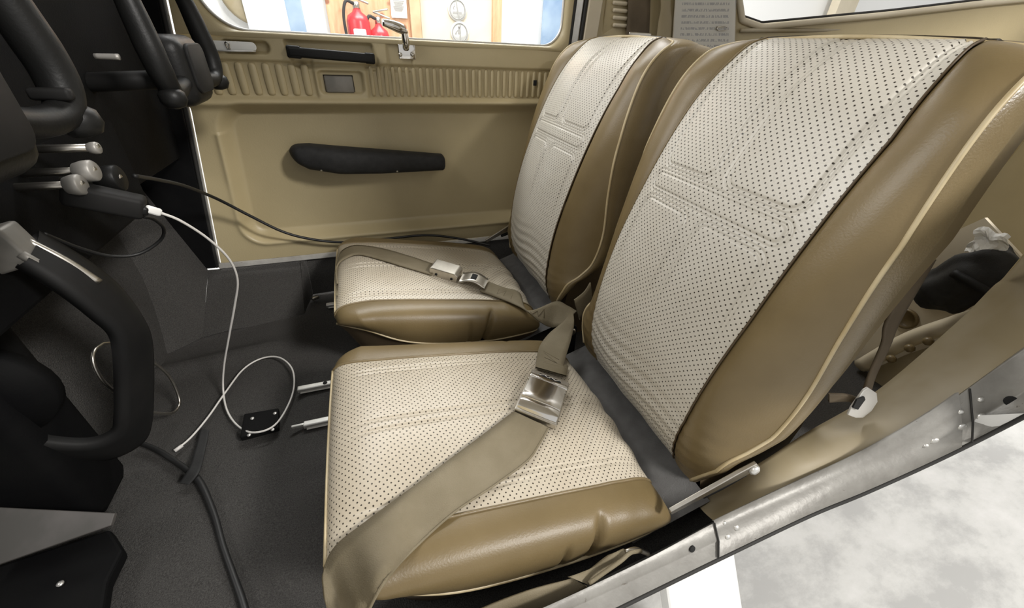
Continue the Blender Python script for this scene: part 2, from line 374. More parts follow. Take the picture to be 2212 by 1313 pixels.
Yd += 0.006 * rel(rr_sdf(Xg, Zg, 0.090, 0.150, 0.590, 0.660, 0.010), 0.006)   # latch pocket
Yd += 0.020 * rel(rr_sdf(Xg, Zg, -0.262, -0.170, 0.618, 0.640, 0.010), 0.006)  # finger scoop
Yd += 0.02 * np.maximum(0, Zg - 0.60) ** 2 / 0.003 * 0.3
Yd += 0.0015 * np.sin(Xg * 13 + 2) * np.sin(Zg * 17)               # slightly dented moulding
obj('door_panel', grid(np.stack([Xg, Yd, Zg], 2)), 'tan', d1)
# ribs, one by one
rib_xs = [(-0.350 + 0.0272 * i) for i in range(10)] + [0.046 + 0.0176 * i for i in range(28)]
rib_mesh = {}
for i, x in enumerate(rib_xs):
    wide = 0.018 if i < 10 else 0.0105
    if wide not in rib_mesh:
        bm = bmesh.new(); bmesh.ops.create_uvsphere(bm, u_segments=8, v_segments=6, radius=0.5)
        for v in bm.verts:
            v.co = Vector((math.copysign(abs(v.co.x * 2) ** 0.6, v.co.x) * wide / 2, math.copysign(abs(v.co.y * 2) ** 0.7, v.co.y) * 0.0048, math.copysign(abs(v.co.z * 2) ** 0.28, v.co.z) * 0.0335))
        me = bpy.data.meshes.new('rib'); bm.to_mesh(me); bm.free(); rib_mesh[wide] = me
        me.materials.append(MAT['tan_rib']); me.polygons.foreach_set('use_smooth', [True] * len(me.polygons))
    o = bpy.data.objects.new('rib', rib_mesh[wide]); COL.objects.link(o); o.parent = d1; o.matrix_parent_inverse = d1.matrix_world.inverted()
    o.location = (x, DY - 0.006, 0.566)
# door bottom frame strip, front edge strip
def path_box(pts, wy, wz, seg=None): return tube(pts, wz, 6)
obj('bottom_flange', slab([(-0.43, DY - 0.016, 0.099), (0.52, DY - 0.016, 0.099), (0.52, DY - 0.006, 0.1135), (-0.43, DY - 0.006, 0.1135)], 0.006, 0.001), 'sill', d1, False)
obj('front_edge', tube([(door_front(z) - 0.006, DY - 0.008, z) for z in np.linspace(0.10, 1.12, 20)], 0.0028, 6), 'sill', d1)
obj('edge_seal', tube([(door_front(z) - 0.014, DY - 0.004, z) for z in np.linspace(0.10, 1.12, 20)], 0.005, 6), 'rubber', d1)
# window surround: ring between the outer door outline and a rounded opening
ow = []
x0, x1, z0, z1 = -0.285, 0.563, 0.660, 1.02
def ring_pts(x0, x1, z0, z1, rl, rr, n=14):
    out = []
    for cx_, cz_, r, a0 in ((x1 - rr, z0 + rr, rr, 270), (x1 - rr, z1 - rr, rr, 0), (x0 + rl, z1 - rl, rl, 90), (x0 + rl, z0 + rl, rl, 180)):
        for j in range(n): a = math.radians(a0 + 90 * j / (n - 1)); out.append((cx_ + r * math.cos(a), cz_ + r * math.sin(a)))
    return np.array(out)
inner = ring_pts(x0, x1, z0, z1, 0.085, 0.055)
outer = ring_pts(-0.36, 0.588, 0.648, 1.08, 0.008, 0.008)
for q in outer:
    if q[0] < 0: q[0] = max(q[0], door_front(q[1]) + 0.0)
prof = [(0.0, -0.008), (0.55, -0.012), (0.86, -0.006), (1.0, 0.012)]
P = np.array([[(o_[0] + (i_[0] - o_[0]) * t, DY + dy, o_[1] + (i_[1] - o_[1]) * t) for (o_, i_) in zip(outer, inner)] for t, dy in prof])
obj('window_surround', grid(P, closed_v=True, flip=True), 'tan', d1)
obj('window_bead', tube([(q[0], DY + 0.006, q[1]) for q in inner], 0.0035, 6, closed=True), 'alu', d1)
obj('pane', prism([(q[0], q[1]) for q in inner], (0, DY + 0.012, 0), (1, 0, 0), (0, 0, 1), 0.003), 'glass', d1, False)
# armrest
def armrest():
    n, s = 40, 20; V = []
    for k in range(n):
        u = (1 - math.cos(math.pi * k / (n - 1))) / 2; x = -0.181 + 0.402 * u
        top = np.interp(u, [0, 0.12, 1], [0.422, 0.424, 0.384]); bot = np.interp(u, [0, 0.1, 0.3, 0.55, 1], [0.388, 0.364, 0.349, 0.344, 0.342])
        e = min(1, (u / 0.06)) if u < 0.06 else min(1, ((1 - u) / 0.025)); e = math.sqrt(max(0.0, 1 - (1 - e) ** 2)); e = max(e, 0.02)
        zc = (top + bot) / 2; hz = (top - bot) / 2 * e; out = np.interp(u, [0, 0.25, 1], [0.066, 0.082, 0.050]) * (0.35 + 0.65 * e)
        for a in range(s):
            an = 2 * math.pi * a / s; c, si = math.cos(an), math.sin(an)
            V.append((x, DY + 0.016 - out / 2 + out / 2 * math.copysign(abs(c) ** 0.6, c), zc + hz * math.copysign(abs(si) ** 0.75, si)))
    return grid(np.array(V).reshape(n, s, 3), closed_v=True, flip=True)
ar = obj('armrest', armrest(), 'black_foam', d1)
for px, py in ((694, 366), (858, 368)):
    q = atY(px, py + 2, DY - 0.060); obj('screw', lathe([(0.0028, 0), (0.0028, 0.001), (0.0015, 0.0018)], q, (0, -0.8, -0.6), 10), 'steel', ar)
# pull handle: strap with two end blocks
a, b = atY(622, 111, DY - 0.030), atY(808, 127, DY - 0.030)
ax = nrm(b - a); FR = frame_rot(ax, (0, 1, 0), np.cross(ax, (0, 1, 0))); ln = np.linalg.norm(b - a)
gh = obj('pull_handle', boxm((a + b) / 2, (ln, 0.016, 0.0205), 0.005, FR, 3), 'black', d1)
obj('end_block', boxm(a + ax * 0.012 + np.array([0, 0.006, 0]), (0.030, 0.026, 0.025), 0.004, FR), 'black', gh); obj('end_block', boxm(b - ax * 0.010 + np.array([0, 0.006, 0]), (0.024, 0.026, 0.023), 0.004, FR), 'black', gh)
# ashtray
q = atY(733, 182, DY - 0.006); obj('ashtray', boxm((q[0], DY - 0.004, q[2]), (0.066, 0.008, 0.037), 0.003), 'grey_metal', d1)
obj('ashtray_gap', boxm((q[0], DY + 0.001, q[2]), (0.069, 0.004, 0.040), 0.001), 'hole', d1)
# window latch
q = atY(879, 108, DY - 0.012); lt = obj('window_latch', boxm((q[0], DY - 0.010, q[2] - 0.004), (0.042, 0.004, 0.032), 0.0018), 'chrome', d1)
p0 = atY(877, 92, DY - 0.022); p1 = atY(872, 64, DY - 0.028); p2 = atY(826, 48, DY - 0.040)
obj('latch_post', tube([p0 + np.array([0, 0.01, -0.012]), p0, p1], [0.008, 0.009, 0.008], 10, n=8), 'chrome', lt)
obj('latch_lever', tube([p1 + np.array([0.006, 0, 0.002]), p1, (p1 + p2) / 2 + np.array([0, 0, 0.001]), p2], [0.010, 0.0115, 0.010, 0.007], 12, n=14), 'chrome', lt)
for px, py in ((865, 118), (891, 118)):
    c = atY(px, py, DY - 0.014); obj('screw', lathe([(0.0048, 0), (0.0044, 0.002), (0.0015, 0.0028)], c, (0, -1, 0), 12), 'steel', lt)
# finger scoop with chrome release
c = atY(503, 99, DY + 0.0)
sc = obj('finger_scoop', prism(rrect(0.096, 0.018, 0.0088), (c[0], DY - 0.010, c[2]), (1, 0, 0), (0, 0, 1), 0.004, 0.001), 'white_paint', d1)
obj('release_catch', tube([(c[0] - 0.008, DY - 0.014, c[2] - 0.006), (c[0] - 0.010, DY - 0.018, c[2] + 0.005), (c[0] - 0.003, DY - 0.018, c[2] + 0.006), (c[0] - 0.005, DY - 0.014, c[2] - 0.006)], 0.0018, 6, n=14), 'chrome', sc)
obj('scoop_bezel', tube([(c[0] - 0.05, DY - 0.013, c[2] - 0.009), (c[0], DY - 0.016, c[2] - 0.0095), (c[0] + 0.045, DY - 0.013, c[2] - 0.008)], 0.0022, 6, n=12), 'alu', d1)
c = atY(1155, 179, DY - 0.008); obj('switch_hole', boxm((c[0], DY - 0.009, c[2]), (0.0105, 0.006, 0.0135), 0.001), 'hole', d1)

# ---- forward black side trim between panel and door
k = obj('wall_front_right', slab([(-0.440, DY - 0.004, 0.10), (-0.348, DY - 0.004, 0.72), (-0.30, DY - 0.004, 1.1), (-0.75, DY - 0.004, 1.1), (-0.75, DY - 0.004, 0.30), (-0.53, DY - 0.004, 0.30), (-0.475, DY - 0.004, 0.10)], 0.012, 0.002), 'panel_black', None, False)
tag(k, 'black side trim in front of the far door', 'wall', kind='structure')

# ---- far side wall behind the door, with the rear window
wr = empty('wall_rear_right', (1.2, 1.15, 0)); tag(wr, 'tan rear side wall with a long side window', 'wall', kind='structure')
def wy(x): return np.interp(x, [0.58, 1.1, 1.5, 2.0, 2.6], [1.20, 1.17, 1.10, 0.95, 0.72])
rwx = [0.60, 1.10, 1.16, 1.30, 1.6, 2.0, 2.6]
xs = np.linspace(0.60, 2.6, 80)
def win_bot(x): return np.where(x < 1.085, 1.05, np.interp(x, [1.085, 1.10, 1.14, 1.21, 1.6, 1.9, 2.6], [1.0, 0.82, 0.755, 0.742, 0.790, 0.835, 0.93]))
t = np.linspace(0, 1, 24)
P = np.array([[(x, float(wy(x)) - 0.0 + 0.012 * math.sin(tt * 9) * (tt < 0.7), float(win_bot(x)) * tt) for tt in t] for x in xs])
obj('side_panel', grid(P), 'tan', wr)
P = np.array([[(x, float(wy(x)) + 0.02 * tt, float(win_bot(x)) + (-0.012 + 0.02 * tt)) for tt in np.linspace(0, 1, 4)] for x in np.linspace(1.14, 2.6, 50)])
obj('window_lip', tube([(x, float(wy(x)) - 0.004, float(win_bot(x)) - 0.004) for x in np.r_[np.linspace(1.086, 1.26, 24), np.linspace(1.28, 2.6, 20)]], 0.009, 8), 'cream', wr)
obj('window_seal', tube([(x, float(wy(x)) + 0.002, float(win_bot(x)) + 0.007) for x in np.r_[np.linspace(1.088, 1.26, 24), np.linspace(1.28, 2.6, 20)]], 0.004, 6), 'rubber', wr)
obj('panel_fold', tube([atY(1600, 66, float(wy(1.15)) - 0.008), atY(1850, 62, float(wy(1.45)) - 0.012), atY(2100, 30, float(wy(1.75)) - 0.012)], 0.006, 8, n=16), 'tan_worn', wr)
obj('panel_joint', tube([atY(2108, 14, float(wy(1.80)) - 0.006), atY(2095, 50, float(wy(1.7)) - 0.006), atY(2080, 90, float(wy(1.65)) - 0.006)], 0.010, 8, n=10), 'tan', wr)
xs2 = np.linspace(1.08, 2.6, 20)
obj('pane', grid(np.array([[(x, float(wy(x)) + 0.008, z) for z in (0.70, 1.15)] for x in xs2])), 'glass', wr)

# door post strips behind the far door
pt = empty('trim_1', (0.62, DY, 0.0)); tag(pt, 'narrow metal and cream door post behind the far door', 'trim', kind='structure')
for nm, xa, wdt, dy, mm in (('seal_strip', 0.592, 0.008, -0.006, 'rubber'), ('metal_channel', 0.606, 0.020, -0.004, 'alu'), ('seal_strip', 0.622, 0.007, -0.010, 'rubber'), ('post_cover', 0.648, 0.040, -0.014, 'cream')):
    obj(nm, slab([(xa - wdt / 2 - 0.03, DY + dy, 0.1), (xa + wdt / 2 - 0.03, DY + dy, 0.1), (xa + wdt / 2, DY + dy, 0.8), (xa + wdt / 2 + 0.01, DY + dy, 1.2), (xa - wdt / 2 + 0.01, DY + dy, 1.2), (xa - wdt / 2, DY + dy, 0.8)], 0.012, 0.002), mm, pt, False)
# air vent with slats on the wall behind the post
vt = empty('air_vent', (0.735, 1.18, 0.70)); tag(vt, 'cream louvred air vent on the wall behind the far seat', 'vent')
obj('vent_frame', boxm((0.735, 1.196, 0.765), (0.105, 0.012, 0.17), 0.004), 'tan', vt)
for i in range(5):
    c = atY(1338, -9 + 16 * i, 1.187); obj('slat', boxm((c[0], 1.184, c[2]), (0.045, 0.010, 0.009), 0.003, Matrix.Rotation(0.35, 3, 'X')), 'cream', vt)

# ---- ceiling (out of frame, shades the cabin)
xs = np.linspace(-0.05, 1.7, 30); ys = np.linspace(0.10, 1.22, 14)
P = np.array([[(x, y, 1.30 + 0.05 * math.sin(math.pi * (y - 0.06) / 1.16) - 0.10 * max(0, x - 1.2)) for y in ys] for x in xs])
struct('ceiling', grid(P, flip=True), 'headliner', 'cream cabin ceiling above the seats', 'ceiling')
#@@NEARSIDE
# ---- near door opening: metal sill and tan jamb roll, lofted along the opening
A = [(1040, 1445, .100), (1180, 1385, .100), (1400, 1278, .100), (1560, 1200, .105), (1745, 1112, .13), (1873, 1059, .165), (2036, 985, .22), (2212, 896, .30), (2420, 780, .42), (2560, 640, .55)]
Mm = [(1040, 1400, .104), (1180, 1340, .104), (1400, 1240, .104), (1560, 1165, .109), (1745, 1082, .134), (1873, 1022, .172), (2036, 945, .23), (2212, 850, .31), (2420, 720, .43), (2560, 570, .56)]
B = [(1040, 1365, .128), (1190, 1305, .128), (1400, 1205, .13), (1550, 1125, .132), (1730, 1040, .155), (1865, 977, .195), (2025, 885, .272), (2212, 752, .36), (2420, 600, .47), (2560, 480, .57)]
def pathz(L_, dy, dz):
    p = np.array([(-0.45, 0.128 + dy, 0.100 + dz), (-0.2, 0.130 + dy, 0.100 + dz)] + [tuple(atZ(*q)) for q in L_] + [(0.735, 0.075 + dy * 2, 0.80), (0.70, 0.085 + dy * 2, 1.05), (0.66, 0.10 + dy * 2, 1.30)]); q = np.vstack([2 * p[0] - p[1], p, 2 * p[-1] - p[-2]]); out = []
    for g in np.linspace(0, len(p) - 1 - 1e-6, 120):
        k_ = int(g); t = g - k_; a, b, c, d = q[k_:k_ + 4]
        out.append(0.5 * ((2 * b) + (-a + c) * t + (2 * a - 5 * b + 4 * c - d) * t * t + (-a + 3 * b - 3 * c + d) * t ** 3))
    return np.array(out)
pa, pm, pb = pathz(A, 0, 0), pathz(Mm, .006, .004), pathz(B, .026, .028)
pa0 = pa + np.array([0, 0.004, -0.02]); pin = pb + np.array([0, 0.004, -0.02])
sl = empty('trim_2', tuple(pa[10])); tag(sl, 'worn grey metal sill along the near door opening', 'trim', kind='structure')
obj('sill_face', grid(np.stack([pa0, pa, pm, pm + (pb - pm) * 0.06 + np.array([0, 0, 0.0015]), pb - (pb - pm) * 0.05 + np.array([0, 0, 0.0015]), pb, pin], 0)), 'sill', sl)
obj('rubber_seal', tube(pa + np.array([0, -0.001, -0.003]), 0.0028, 8), 'rubber', sl)
# splice plates with rivets
def sill_pt(px, py):   # point on the sill top face nearest a pixel ray
    v = ray(px, py); best = None
    for k in range(len(pa)):
        for t_ in (0.0, 0.25, 0.5, 0.75, 1.0):
            p = pm[k] * (1 - t_) + pb[k] * t_; w = p - CAM; d_ = np.linalg.norm(w - v * w.dot(v)); 
            if best is None or d_ < best[0]: best = (d_, p, k)
    return best[1] + np.array([0, -0.0005, 0.002]), best[2]
def sill_frame(k):
    tx = nrm(pm[min(k + 1, 119)] - pm[k - 1]); ty = nrm(pb[k] - pm[k]); tz = nrm(np.cross(tx, ty)); ty = np.cross(tz, tx)
    if tz[2] < 0: tz = -tz
    return tx, ty, tz
for px, py, r in ((1570, 1160, .0045), (1596, 1142, .0045), (1552, 1128, .003), (2064, 888, .004), (2072, 928, .006), (2115, 910, .006), (2110, 855, .004), (2010, 955, .006), (1995, 975, .004), (2035, 962, .004)):
    p, kk = sill_pt(px, py); tx, ty, tz = sill_frame(kk); obj('rivet', lathe([(r, -0.001), (r, 0.0005), (r * 0.7, 0.0018), (0.0005, 0.0024)], p, tz, 12), 'alu', sl)
for px, py, r in ((1500, 1188, 0.0045), (2180, 858, 0.007)):
    p, kk = sill_pt(px, py); tx, ty, tz = sill_frame(kk); obj('screw_hole', lathe([(r, -0.002), (r, 0.0012), (r * 0.9, 0.0014)], p, tz, 14), 'hole', sl)
def splice(px0, px1):
    ks = [np.argmin([abs(q) for q in []] or [0])]
i0 = int(np.argmin(np.linalg.norm(pm - atZ(1545, 1165, .107), axis=1))); i1 = int(np.argmin(np.linalg.norm(pm - atZ(2100, 915, .255), axis=1)))
up = np.array([0, -0.0008, 0.0016])
obj('splice_plate', grid(np.stack([pa[i0:i1] + up * 0.6, pm[i0:i1] + up, (pm + (pb - pm) * 0.5)[i0:i1] + up * 1.4, (pb + (pb - pm) * 0.12)[i0:i1] + up * 1.3, (pb + (pb - pm) * 0.13)[i0:i1] - up], 0)), 'sill', sl)
obj('plate_joint', tube([pa[i0] + up, pm[i0] + up * 1.5, pb[i0] + up * 1.6], 0.0012, 6), 'rubber', sl)
obj('plate_joint', tube([pa[i1] + up, pm[i1] + up * 1.5, pb[i1] + up * 1.6], 0.0012, 6), 'rubber', sl)
# tan jamb roll
Cc = [(1040, 1330, .10), (1200, 1270, .10), (1400, 1180, .10), (1515, 1110, .115)]
def crp(pts, n):      # Catmull-Rom sampled evenly per control point, so that two lists stay paired
    p = np.array([tuple(q) for q in pts]); q = np.vstack([2 * p[0] - p[1], p, 2 * p[-1] - p[-2]]); out = []
    for g in np.linspace(0, len(p) - 1 - 1e-6, n):
        k_ = int(g); t = g - k_; a, b, c, d = q[k_:k_ + 4]
        out.append(0.5 * ((2 * b) + (-a + c) * t + (2 * a - 5 * b + 4 * c - d) * t * t + (-a + 3 * b - 3 * c + d) * t ** 3))
    return np.array(out)
C1 = [atZ(1500, 1080, .03), atY(1640, 1000, .215), atY(1740, 935, .222), atY(1892, 845, .228), atY(2061, 701, .232), atY(2140, 623, .234), atY(2212, 549, .235), (.85, .235, .75), (.81, .235, 1.0), (.77, .235, 1.30)]
pc = crp(C1, 100)
pbb = crp([atZ(*q) for q in B[3:]] + [(.735, .127, .80), (.70, .137, 1.05), (.66, .152, 1.30)], 100) + np.array([0, .002, -.006])
rows = []
for t_ in np.linspace(0, 1, 12):
    mid = pbb * (1 - t_) + pc * t_
    rows.append(mid + np.array([-0.015, -0.008, 0.010]) * math.sin(math.pi * t_) * np.linspace(0.3, 1, len(pc))[:, None])
wv = sst(0.45, 0.7, np.linspace(0, 1, len(pc)))[:, None]
for j in (0.3, 1, 2):
    q = pc + np.array([0.03, -0.004, 0]) * j * wv + np.array([0.004, 0.004, -0.05]) * j * (1 - wv); q[:, 2] = np.maximum(q[:, 2], 0.002); rows.append(q)
jr = struct('wall_left', grid(np.stack(rows, 0)), 'tan_worn', 'rounded tan trim of the near door jamb behind the near seat', 'wall')
# outer skin curling under below the sill
rows = [pa + np.array([0, .002, -.004])]
for dz in (.05, .12, .22, .30):
    q = pa.copy(); q[:, 2] = np.minimum(q[:, 2], .35) - dz; q[:, 1] = np.maximum(pa[:, 1], (pa[:, 1] / (.66 - np.minimum(pa[:, 2], .5))) * (.66 - q[:, 2])) + .012 + dz * .25; rows.append(q)
k1 = 78
struct('wall_skin', grid(np.stack(rows, 0)[:, :k1], flip=True), 'white_paint', 'white outer fuselage skin below the near sill', 'wall')
# near side wall of the rear cabin with its window, and the rear bulkhead
lw = empty('wall_rear_left', (1.5, .3, 0)); tag(lw, 'tan side wall of the rear cabin behind the near seat', 'wall', kind='structure')
def ly(x): return .236 + (x - .86) * .135
for nm, x0_, x1_, z0_, z1_ in (('lower_panel', .86, 2.3, 0.0, .50), ('front_pillar', .80, .92, .50, 1.32), ('rear_pillar', 2.15, 2.3, .50, 1.2), ('top_rail', .92, 2.15, 1.22, 1.32)):
    obj(nm, slab([(x0_, ly(x0_) - .008, z0_), (x1_, ly(x1_) - .008, z0_), (x1_, ly(x1_) - .008, z1_), (x0_, ly(x0_) - .008, z1_)], .014, .002), 'tan', lw, False)
struct('wall_bulkhead', slab([(2.3, .40, -.005), (2.3, .86, -.005), (2.3, .86, .55), (2.3, .40, .55)], .02, .002), 'tan', 'tan rear bulkhead closing the cabin', 'wall', smooth=False)
# near footwell side wall, dark
k = struct('wall_front_left', slab([(-0.05, 0.155, 0.10), (-0.05, 0.155, 0.0), (-0.7, 0.155, 0.0), (-0.7, 0.155, 0.30), (-0.46, 0.155, 0.10)], 0.02, 0.003), 'carpet', 'dark carpeted wall of the near footwell', 'wall', smooth=False)

d2 = empty('door_2', (-0.47, 0.1, 0.11)); tag(d2, 'near cabin door swung open ahead of the opening', 'door', kind='structure')
obj('door_skin', slab([(-0.47, 0.10, 0.11), (-0.62, -0.75, 0.11), (-0.62, -0.75, 0.66), (-0.45, 0.10, 0.66)], 0.04, 0.004), 'tan', d2, False)
struct('wall_front_left_upper', slab([(-0.44, 0.13, 0.10), (-0.90, 0.13, 0.10), (-0.90, 0.13, 0.85), (-0.36, 0.13, 0.85)], 0.02, 0.002), 'panel_black', 'black fuselage side ahead of the near door', 'wall', smooth=False)

# ---- hangar around the aircraft
gx = np.linspace(-7, 8, 16); gy = np.linspace(-6, 4.2, 12)
struct('floor_hangar', grid(np.array([[(x, y, -0.75) for y in gy] for x in gx]), flip=False), 'concrete', 'pale stained concrete hangar floor outside the near door', 'floor')
struct('wall_hangar', boxm((0.5, 4.12, 1.1), (15, 0.1, 3.7)), 'bright_wall', 'white hangar wall seen through the cabin windows', 'wall', smooth=False)
#@@SEATS
# ------------------------------------------------------------------ seats (local y about the seat's centre line, x and z as in the cabin)
NEAR_Y, FAR_Y = 0.415, 0.920
bp = cr([(.405, .095), (.388, .14), (.381, .20), (.386, .28), (.404, .37), (.432, .46), (.466, .545), (.501, .61), (.533, .652), (.563, .676), (.592, .684)], 360)
bs = np.r_[0, np.cumsum(np.linalg.norm(np.diff(bp, axis=0), axis=1))]
bt = np.gradient(bp, axis=0); bt /= np.linalg.norm(bt, axis=1)[:, None]
bn = np.stack([-bt[:, 1], bt[:, 0]], 1)            # forward-facing normal in x,z
SL = bs[-1]
def z2s(z): return np.interp(z, bp[:, 1], bs)
def w_in(s): return np.interp(s, [0, 0.12, 0.3, SL * 0.80, SL], [0.128, 0.138, 0.145, 0.144, 0.128])
def w_out(s):
    w = np.interp(s, [0, 0.06, 0.15, SL - 0.22, SL - 0.06, SL], [0.175, 0.20, 0.212, 0.210, 0.196, 0.190]); r = 0.045
    q = np.clip((s - (SL - r)) / r, 0, 1); return w - 0.040 * (1 - np.sqrt(np.maximum(0, 1 - q * q)))
def d_b(s): return np.interp(s, [0, 0.10, 0.22, 0.40, 0.55, SL - 0.05, SL], [0.020, 0.055, 0.085, 0.070, 0.050, 0.022, 0.004])
def prof_at(arr, s): return np.stack([np.interp(s, bs, arr[:, 0]), np.interp(s, bs, arr[:, 1])], -1)
def back_relief(y, s):
    h = 0.014 * (1 - (y / 0.145) ** 2) * sst(0, 0.1, s) * sst(SL, SL - 0.12, s) - 0.007 * sst(SL, SL - 0.07, s)   # gentle crown
    z = np.interp(s, bs, bp[:, 1])
    fade = sst(0.30, 0.40, z)
    def pad(y0, y1, s0, s1, r, k=1.0):
        sd = rr_sdf(y, s, y0, y1, s0, s1, r)
        return k * (0.0012 * rel(sd, 0.010) - 0.0025 * np.exp(-(sd / 0.0015) ** 2) - 0.0016 * np.exp(-((sd - 0.0058) / 0.0014) ** 2))
    a = z2s(0.515); b = z2s(0.478); c = z2s(0.500); d = z2s(0.462)
    for sg in (-1, 1):
        y0, y1 = sorted((sg * 0.014, sg * 0.117))
        h = h + pad(y0, y1, a, SL + 0.2, 0.016)
        h = h + pad(y0, y1, -0.2, d, 0.016) * fade
    h = h + pad(-0.120, 0.120, b, c, 0.009)
    # creases near the worn foot of the back
    low = sst(0.30, 0.16, z); h = h + low * 0.0016 * np.sin(s * 260 + 3 * np.sin(y * 22)) * (0.4 + 0.6 * np.cos(y * 9) ** 2)
    return h
def P3(xz, y): return np.stack([xz[..., 0], y, xz[..., 1]], -1)
def back_insert():
    n, m_ = 440, 250
    s = np.linspace(0, SL, n)[:, None] * np.ones((1, m_)); u = np.linspace(-1, 1, m_)[None, :] * np.ones((n, 1))
    y = u * w_in(s); h = back_relief(y, s); nn = prof_at(bn, s); p = prof_at(bp, s)
    return grid(P3(p + nn * h[..., None], y), np.stack([y, s], -1), flip=True)
def back_edge(s, sg):      # insert seam, 3D
    y = sg * w_in(s); h = back_relief(y, s); return P3(prof_at(bp, s) + prof_at(bn, s) * h[..., None], y)
PQ = cr([(.402, .110), (.402, .150), (.412, .185), (.440, .207), (.468, .245), (.481, .31), (.476, .40), (.477, .48), (.490, .555), (.512, .62), (.545, .660), (.590, .680)], 200)
def back_pipe(s, sg):
    f = s / SL; l_ = np.linspace(0, 1, 200)
    return np.stack([np.interp(f, l_, PQ[:, 0]), sg * w_out(s), np.interp(f, l_, PQ[:, 1])], -1)
def back_bolster(sg):
    n, m_ = 120, 18
    s = np.linspace(0, SL, n); a, b = back_edge(s, sg), back_pipe(s, sg); t = np.linspace(0, 1, m_)
    out = np.zeros((n, m_, 3)); nn = P3(prof_at(bn, s), np.zeros(n))
    for j, tt in enumerate(t):
        q = a * (1 - tt) + b * tt
        bul = 0.014 * math.sin(math.pi * tt ** 0.8) * np.interp(s, [0, 0.1, SL - 0.1, SL], [0.3, 1, 0.9, 0.1])
        groove = -0.003 * math.exp(-(tt / 0.05) ** 2)
        q = q + nn * (bul * 0.8 + groove)[:, None] + np.array([0, sg, 0]) * (bul * 0.65)[:, None]
        out[:, j] = q
    return grid(out, np.stack([np.repeat(s[:, None], m_, 1), np.repeat(t[None] * 0.1, n, 0)], -1), flip=(sg < 0))
def pipe_loop():
    s = np.linspace(0, SL, 90); l = back_pipe(s, -1); r = back_pipe(s, 1)[::-1]
    top = np.array([l[-1] * (1 - t) + r[0] * t + np.array([0.0, 0, 0.006 * math.sin(math.pi * t)]) for t in np.linspace(0, 1, 26)[1:-1]])
    return l, top, r
def back_shell():
    l, top, r = pipe_loop(); loop = np.vstack([l, top, r]); c = loop.mean(0)
    rows = [loop]
    aft = np.array([0.052, 0, -0.006]) 
    zf = np.clip((loop[:, 2] - 0.10) / 0.58, 0, 1)
    for dx, inw, up_ in ((0.010, -0.02, 0.003), (0.045, -0.03, 0.002), (0.066, 0.0, 0.0), (0.070, 0.012, -0.002), (0.108, 0.03, -0.006), (0.120, 0.10, -0.014), (0.126, 0.30, -0.025), (0.13, 0.85, -0.04)):
        q = loop.copy(); q[:, 0] += dx * np.interp(zf, [0, 0.1, 0.3, 0.7, 1], [0.10, 0.25, 0.5, 0.95, 0.9]); q[:, 1] *= (1 - inw)
        q[:, 2] = q[:, 2] + up_ * zf * 0.8 - (q[:, 2] - 0.38) * inw * 0.12
        rows.append(q)
    return grid(np.stack(rows, 0), flip=False)
# cushion
cp = cr([(.362, .040), (.366, .075), (.350, .108), (.310, .132), (.22, .154), (.12, .172), (.03, .187), (-.04, .196), (-.084, .196), (-.108, .186), (-.118, .168), (-.112, .148)], 300)
cs = np.r_[0, np.cumsum(np.linalg.norm(np.diff(cp, axis=0), axis=1))]; CL = cs[-1]
ct = np.gradient(cp, axis=0); ct /= np.linalg.norm(ct, axis=1)[:, None]; cn = np.stack([ct[:, 1], -ct[:, 0]], 1)
def cprof(arr, s): return np.stack([np.interp(s, cs, arr[:, 0]), np.interp(s, cs, arr[:, 1])], -1)
def cw(s): return np.interp(s, [0, 0.06, 0.2, CL - 0.12, CL], [0.135, 0.150, 0.153, 0.152, 0.165])
def cush_relief(y, s):
    h = 0.012 * (1 - (y / 0.15) ** 2) * sst(0, 0.12, s) * sst(CL, CL - 0.12, s) - 0.010
    mid = sst(0.06, 0.14, s) * sst(CL - 0.05, CL - 0.12, s)
    for yc, w_ in ((0.009, 0.0022), (-0.009, 0.0022), (-0.128, 0.002), (-0.118, 0.002), (0.128, 0.002), (0.118, 0.002)):
        h = h - 0.0022 * mid * np.exp(-((y - yc - 0.004 * np.sin(s * 9)) / w_) ** 2)
    # sitting wrinkles towards the back
    wr_ = sst(0.24, 0.10, s) * sst(0.03, 0.09, s)
    h = h + 0.0024 * wr_ * np.sin((y * 0.9 + s * 0.6) * 120 + 2 * np.sin(s * 40)) * sst(0.13, 0.05, np.abs(y + 0.05))
    return h
def cush_top():
    n, m_ = 230, 130
    s = np.linspace(0, CL, n)[:, None] * np.ones((1, m_)); u = np.linspace(-1, 1, m_)[None, :] * np.ones((n, 1)); y = u * cw(s)
    return grid(P3(cprof(cp, s) + cprof(cn, s) * cush_relief(y, s)[..., None], y), np.stack([y, s], -1), flip=False)
def cush_edge(s, sg):
    y = sg * cw(s); return P3(cprof(cp, s) + cprof(cn, s) * cush_relief(y, s)[..., None], y)
def cush_low(s, sg):
    p = cprof(cp, s); f = s / CL
    q = cr([(.350, .150, .048), (.352, .185, .058), (.325, .203, .062), (.22, .205, .060), (.10, .205, .078), (.02, .203, .102), (-.045, .196, .138), (-.085, .184, .150), (-.108, .168, .150)], 200)
    l_ = np.linspace(0, 1, 200); return np.stack([np.interp(f, l_, q[:, 0]), sg * np.interp(f, l_, q[:, 1]), np.interp(f, l_, q[:, 2])], -1)
